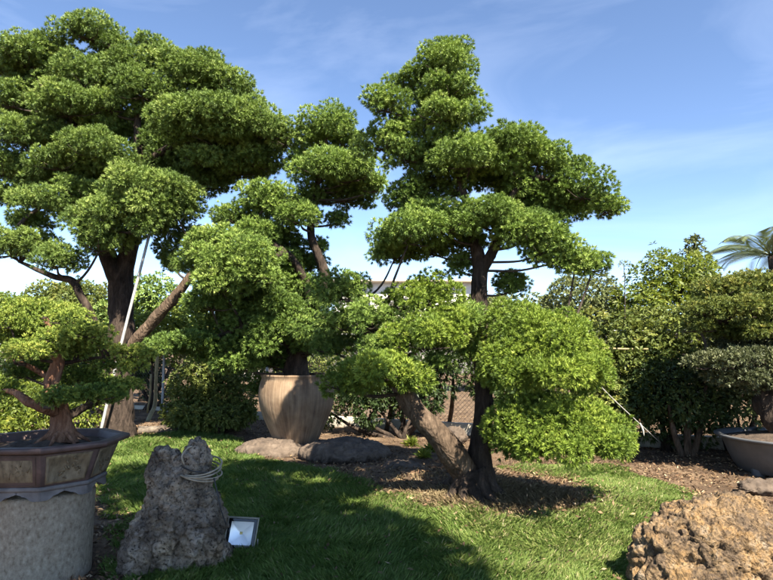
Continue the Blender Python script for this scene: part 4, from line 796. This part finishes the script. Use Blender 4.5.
# palm
pr = at(772, 256, 21); pbz = np.array([pr[0], pr[1], 0.])
pm = tree_root('palm_tree', pbz, 'feathery palm top at the right edge of the sky', 'palm')
mb = MB(); tube(mb, [pbz, pbz * .5 + pr * .5 + np.array([.1, 0, 0]), pr], [.22, .17, .15], 12, 6, .1, 3); mb.build('trunk', M['bark'], pm, smooth=True)
for q in range(17):
    a = q * 2.4; el = .3 + 1.05 * ((q * .37) % 1); mb = MB(); Ln = 3.0; dr = np.array([math.cos(a), math.sin(a), 0]); pts = []
    for t in np.linspace(0, 1, 9): pts.append(pr + dr * Ln * t * (1 - .18 * t) * math.cos(el * .8) + np.array([0, 0, Ln * (math.sin(el) * t - .55 * t * t)]))
    pts = np.array(pts); tube(mb, pts, [.03 * (1 - .85 * t) for t in np.linspace(0, 1, 9)], 5, 2); nF = sum(len(f) for fs in mb.F.values() for f in fs)
    Pq, _ = catmull(pts, np.ones(9), 8); T = unit(np.gradient(Pq, axis=0)); sd_ = unit(np.cross(T, np.array([0, 0, 1.]))); Vv = []; 
    for k in range(4, len(Pq)):
        for sg in (1, -1):
            l = .62 * math.sin(min(1, .15 + k / len(Pq) * 1.0) * math.pi * .86 + .2) + .12; d = unit(sd_[k] * sg + T[k] * .65 + np.array([0, 0, -.35])); wv = T[k] * .015
            Vv += [Pq[k], Pq[k] + d * l * .5 + wv, Pq[k] + d * l + np.array([0, 0, -.1 * l]), Pq[k] + d * l * .5 - wv]
    nn = len(Vv) // 4; mb.add(np.array(Vv), [np.arange(nn * 4).reshape(-1, 4)])
    nT = {kk: sum(len(f) for f in v_) for kk, v_ in mb.F.items()}
    mb.A['tint'] = [np.random.default_rng(q).random(sum(nT.values()))]
    mb.build('frond', M['palm'], pm)
# dead flower stem seen against the sky
mb = MB(); p0 = at(620, 330, 12); p0[2] = g1(p0[0], p0[1]); tube(mb, [p0, at(625, 300, 12), at(624, 266, 12)], [.012, .009, .006], 6, 5)
P, A, t = dome(at(624, 265, 12), (.1, .1, .06), 300, 3); dm = MB(); leaves(dm, P[:60], A[:60], .07, .008, 4, t[:60])
fs = tree_root('flower_stalk', p0, 'thin dry flower stalk against the sky right of the centre tree', 'plant'); mb.build('stem', M['twig'], fs, smooth=True); dm.build('flower_head', M['leafDull'], fs)
# centre and left
bush('hedge_bush', [(318, 356, 22, 18, 13.5), (340, 372, 26, 20, 13.5), (308, 378, 26, 24, 13.6)], M['leafOlive'], .10, .016, 9, 90, 'pale olive bush seen above the rim of the big clay urn', 'bush', .05, 860)
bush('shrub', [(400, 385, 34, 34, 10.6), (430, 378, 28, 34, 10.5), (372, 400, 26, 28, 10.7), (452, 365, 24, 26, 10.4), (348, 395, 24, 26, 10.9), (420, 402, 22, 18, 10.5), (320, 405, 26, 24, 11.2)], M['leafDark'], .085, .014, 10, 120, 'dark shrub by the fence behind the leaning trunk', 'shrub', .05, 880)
mb = MB()
for q, (a, b_, c_) in enumerate(((360, 378, 10.9), (405, 400, 10.6), (428, 426, 10.4), (448, 452, 10.7), (386, 392, 10.8))):
    e = gp(a, 432); tube(mb, [e, at(b_, 405, c_), at(c_ * 2 + b_ - 20, 375, c_)], [.05, .04, .025], 8, 4, .2, q)
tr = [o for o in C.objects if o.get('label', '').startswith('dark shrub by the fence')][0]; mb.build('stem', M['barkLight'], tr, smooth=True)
bush('shrub', [(205, 385, 36, 30, 11.2), (232, 398, 28, 28, 11), (190, 408, 30, 20, 11), (222, 372, 26, 20, 11.3), (210, 414, 44, 12, 10.8)], M['leafOlive'], .085, .013, 11, 150, 'olive shrub left of the big clay urn', 'shrub', .04, 900, tb=.0)
bush('shrub', [(30, 405, 50, 26, 9.5), (75, 412, 26, 18, 9.6), (-20, 410, 40, 30, 9.5), (8, 425, 30, 12, 8.8)], M['leafLime'], .08, .013, 10, 120, 'low leafy green hedge behind the octagonal pot', 'hedge', .04, 920, tb=-.15)
bush('round_tree', [(148, 298, 34, 24, 17), (122, 318, 30, 24, 17), (180, 316, 26, 24, 17)], M['leafA'], .13, .02, 10, 70, 'clipped green tree seen between the left trunk and its leaning limb', 'tree', .1, 940)
bush('shrub', [(150, 335, 30, 24, 14), (185, 330, 28, 26, 14.2), (118, 345, 30, 24, 14), (200, 350, 30, 20, 14)], M['leafLime'], .11, .018, 10, 80, 'bright lime shrub behind the standpipe', 'shrub', .05, 960)
bush('broad_tree', [(90, 300, 36, 18, 19), (55, 296, 30, 15, 19), (70, 320, 50, 26, 19), (20, 315, 40, 22, 19)], M['leafOlive'], .15, .025, 9, 50, 'low olive tree on the skyline behind the left bonsai', 'tree', .12, 980, tb=-.05)
bush('broad_tree', [(280, 340, 60, 30, 22), (230, 345, 50, 26, 22), (350, 335, 50, 22, 22), (420, 330, 60, 24, 22), (500, 325, 60, 30, 22)], M['leafDull'], .2, .035, 8, 30, 'wide dim tree mass behind the clay urn tree', 'trees', .14, 1000)
bush('shrub', [(100, 368, 46, 24, 15.2), (40, 375, 50, 28, 15.2), (150, 375, 30, 26, 14.9)], M['leafDark'], .11, .018, 9, 80, 'dark shrub at the fence behind the left trunk', 'shrub', .05, 1020)
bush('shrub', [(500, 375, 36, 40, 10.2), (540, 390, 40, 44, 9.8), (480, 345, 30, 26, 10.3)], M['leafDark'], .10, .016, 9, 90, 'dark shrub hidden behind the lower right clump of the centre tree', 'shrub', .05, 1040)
# low weeds
for q, (px, py) in enumerate(((412, 446), (432, 452), (450, 462), (424, 458))):
    c = gp(px, py); mb = MB(); rg = np.random.default_rng(q); n = 30; P = c + rg.normal(0, .012, (n, 3)) + np.array([0, 0, .01])
    leaves(mb, P, unit(rg.normal(size=(n, 3)) * .6 + np.array([0, 0, 1.])), .17, .012, 5, rg.random(n)); tag(mb.build('weed_clump', M['leafLime'], loc=c), 'green weed clump on the soil left of the leaning trunk', 'weeds', 'weed clumps by the leaning trunk')

# ------------------------------------------------------------------ buildings
def house(px0, px1, ytop, Y, wallh, depth, label, over=.6, rh=.5, slope=True):
    a = at(px0, ytop, Y); b_ = at(px1, ytop, Y); zt_ = a[2]; w_ = b_[0] - a[0]; cx = (a[0] + b_[0]) / 2
    r = empty('low_building', (cx, Y, 0), label, 'building'); wt = zt_ - rh
    mb = MB(); mb.box((cx, Y + depth / 2, wt / 2), (w_, depth, wt)); wl = mb.build('wall', M['wall'], r)
    x0, x1 = cx - w_ / 2 - over, cx + w_ / 2 + over; y0, y1 = Y - over, Y + depth + over
    V = [(x0, y0, wt + .003), (x1, y0, wt + .003), (x1, y1, wt + .003), (x0, y1, wt + .003), (x0, y0, wt + .14), (x1, y0, wt + .14), (x1, y1, wt + .14), (x0, y1, wt + .14), (x0, (y0 + y1) / 2, zt_ + .1), (x1, (y0 + y1) / 2, zt_ + .1)]
    MB().add(V, [(3, 2, 1, 0), (0, 1, 5, 4), (2, 3, 7, 6), (4, 5, 9, 8), (6, 7, 8, 9), (1, 2, 6, 9, 5), (3, 0, 4, 8, 7)]).build('roof', M['roof'], r)
    for k in range(int(w_ / 3.2)):
        x = cx - w_ / 2 + 1.7 + k * 3.2; mb = MB(); mb.box((x, Y - .02, wt - 1.5), (1.5, .08, 1.1)); wn = mb.build('window', M['white'], r); mb = MB(); mb.box((x, Y - .07, wt - 1.5), (1.3, .03, .9)); mb.build('pane', M['pane'], wn)
    return r
house(335, 475, 273, 38, 5, 9, 'long white building with beige roof behind the centre trees', rh=.65)
house(198, 262, 320, 27, 3, 5, 'small white building glimpsed left of the urn tree', over=.15, rh=.35)

# ------------------------------------------------------------------ unseen tree added behind the camera, crown lobes set to shade the left lawn
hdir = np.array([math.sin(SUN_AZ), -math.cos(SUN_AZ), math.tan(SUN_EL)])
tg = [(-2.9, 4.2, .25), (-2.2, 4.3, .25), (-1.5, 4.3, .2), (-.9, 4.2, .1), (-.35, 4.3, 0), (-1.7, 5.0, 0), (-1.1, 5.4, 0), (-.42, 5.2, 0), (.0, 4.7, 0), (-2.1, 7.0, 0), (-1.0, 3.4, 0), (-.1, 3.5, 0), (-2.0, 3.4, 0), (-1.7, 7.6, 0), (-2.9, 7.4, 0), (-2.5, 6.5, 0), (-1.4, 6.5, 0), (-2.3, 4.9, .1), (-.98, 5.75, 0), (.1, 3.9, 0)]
sb = np.array([2.4, -3.6, 0.]); st = tree_root('added_shade_tree', sb, 'unseen leafy tree added behind the photographer to shade the left lawn', 'tree')
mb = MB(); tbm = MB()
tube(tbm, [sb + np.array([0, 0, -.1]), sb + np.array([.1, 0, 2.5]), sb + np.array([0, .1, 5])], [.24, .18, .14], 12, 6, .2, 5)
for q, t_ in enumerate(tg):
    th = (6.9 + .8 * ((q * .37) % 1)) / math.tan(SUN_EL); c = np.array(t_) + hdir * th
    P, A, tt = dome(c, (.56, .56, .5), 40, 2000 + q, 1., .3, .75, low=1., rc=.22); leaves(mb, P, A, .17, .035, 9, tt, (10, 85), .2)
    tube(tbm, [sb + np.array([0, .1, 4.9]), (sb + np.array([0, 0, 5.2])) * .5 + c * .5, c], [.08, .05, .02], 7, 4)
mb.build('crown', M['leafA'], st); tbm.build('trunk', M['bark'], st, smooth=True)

print('LEAVES', NL)
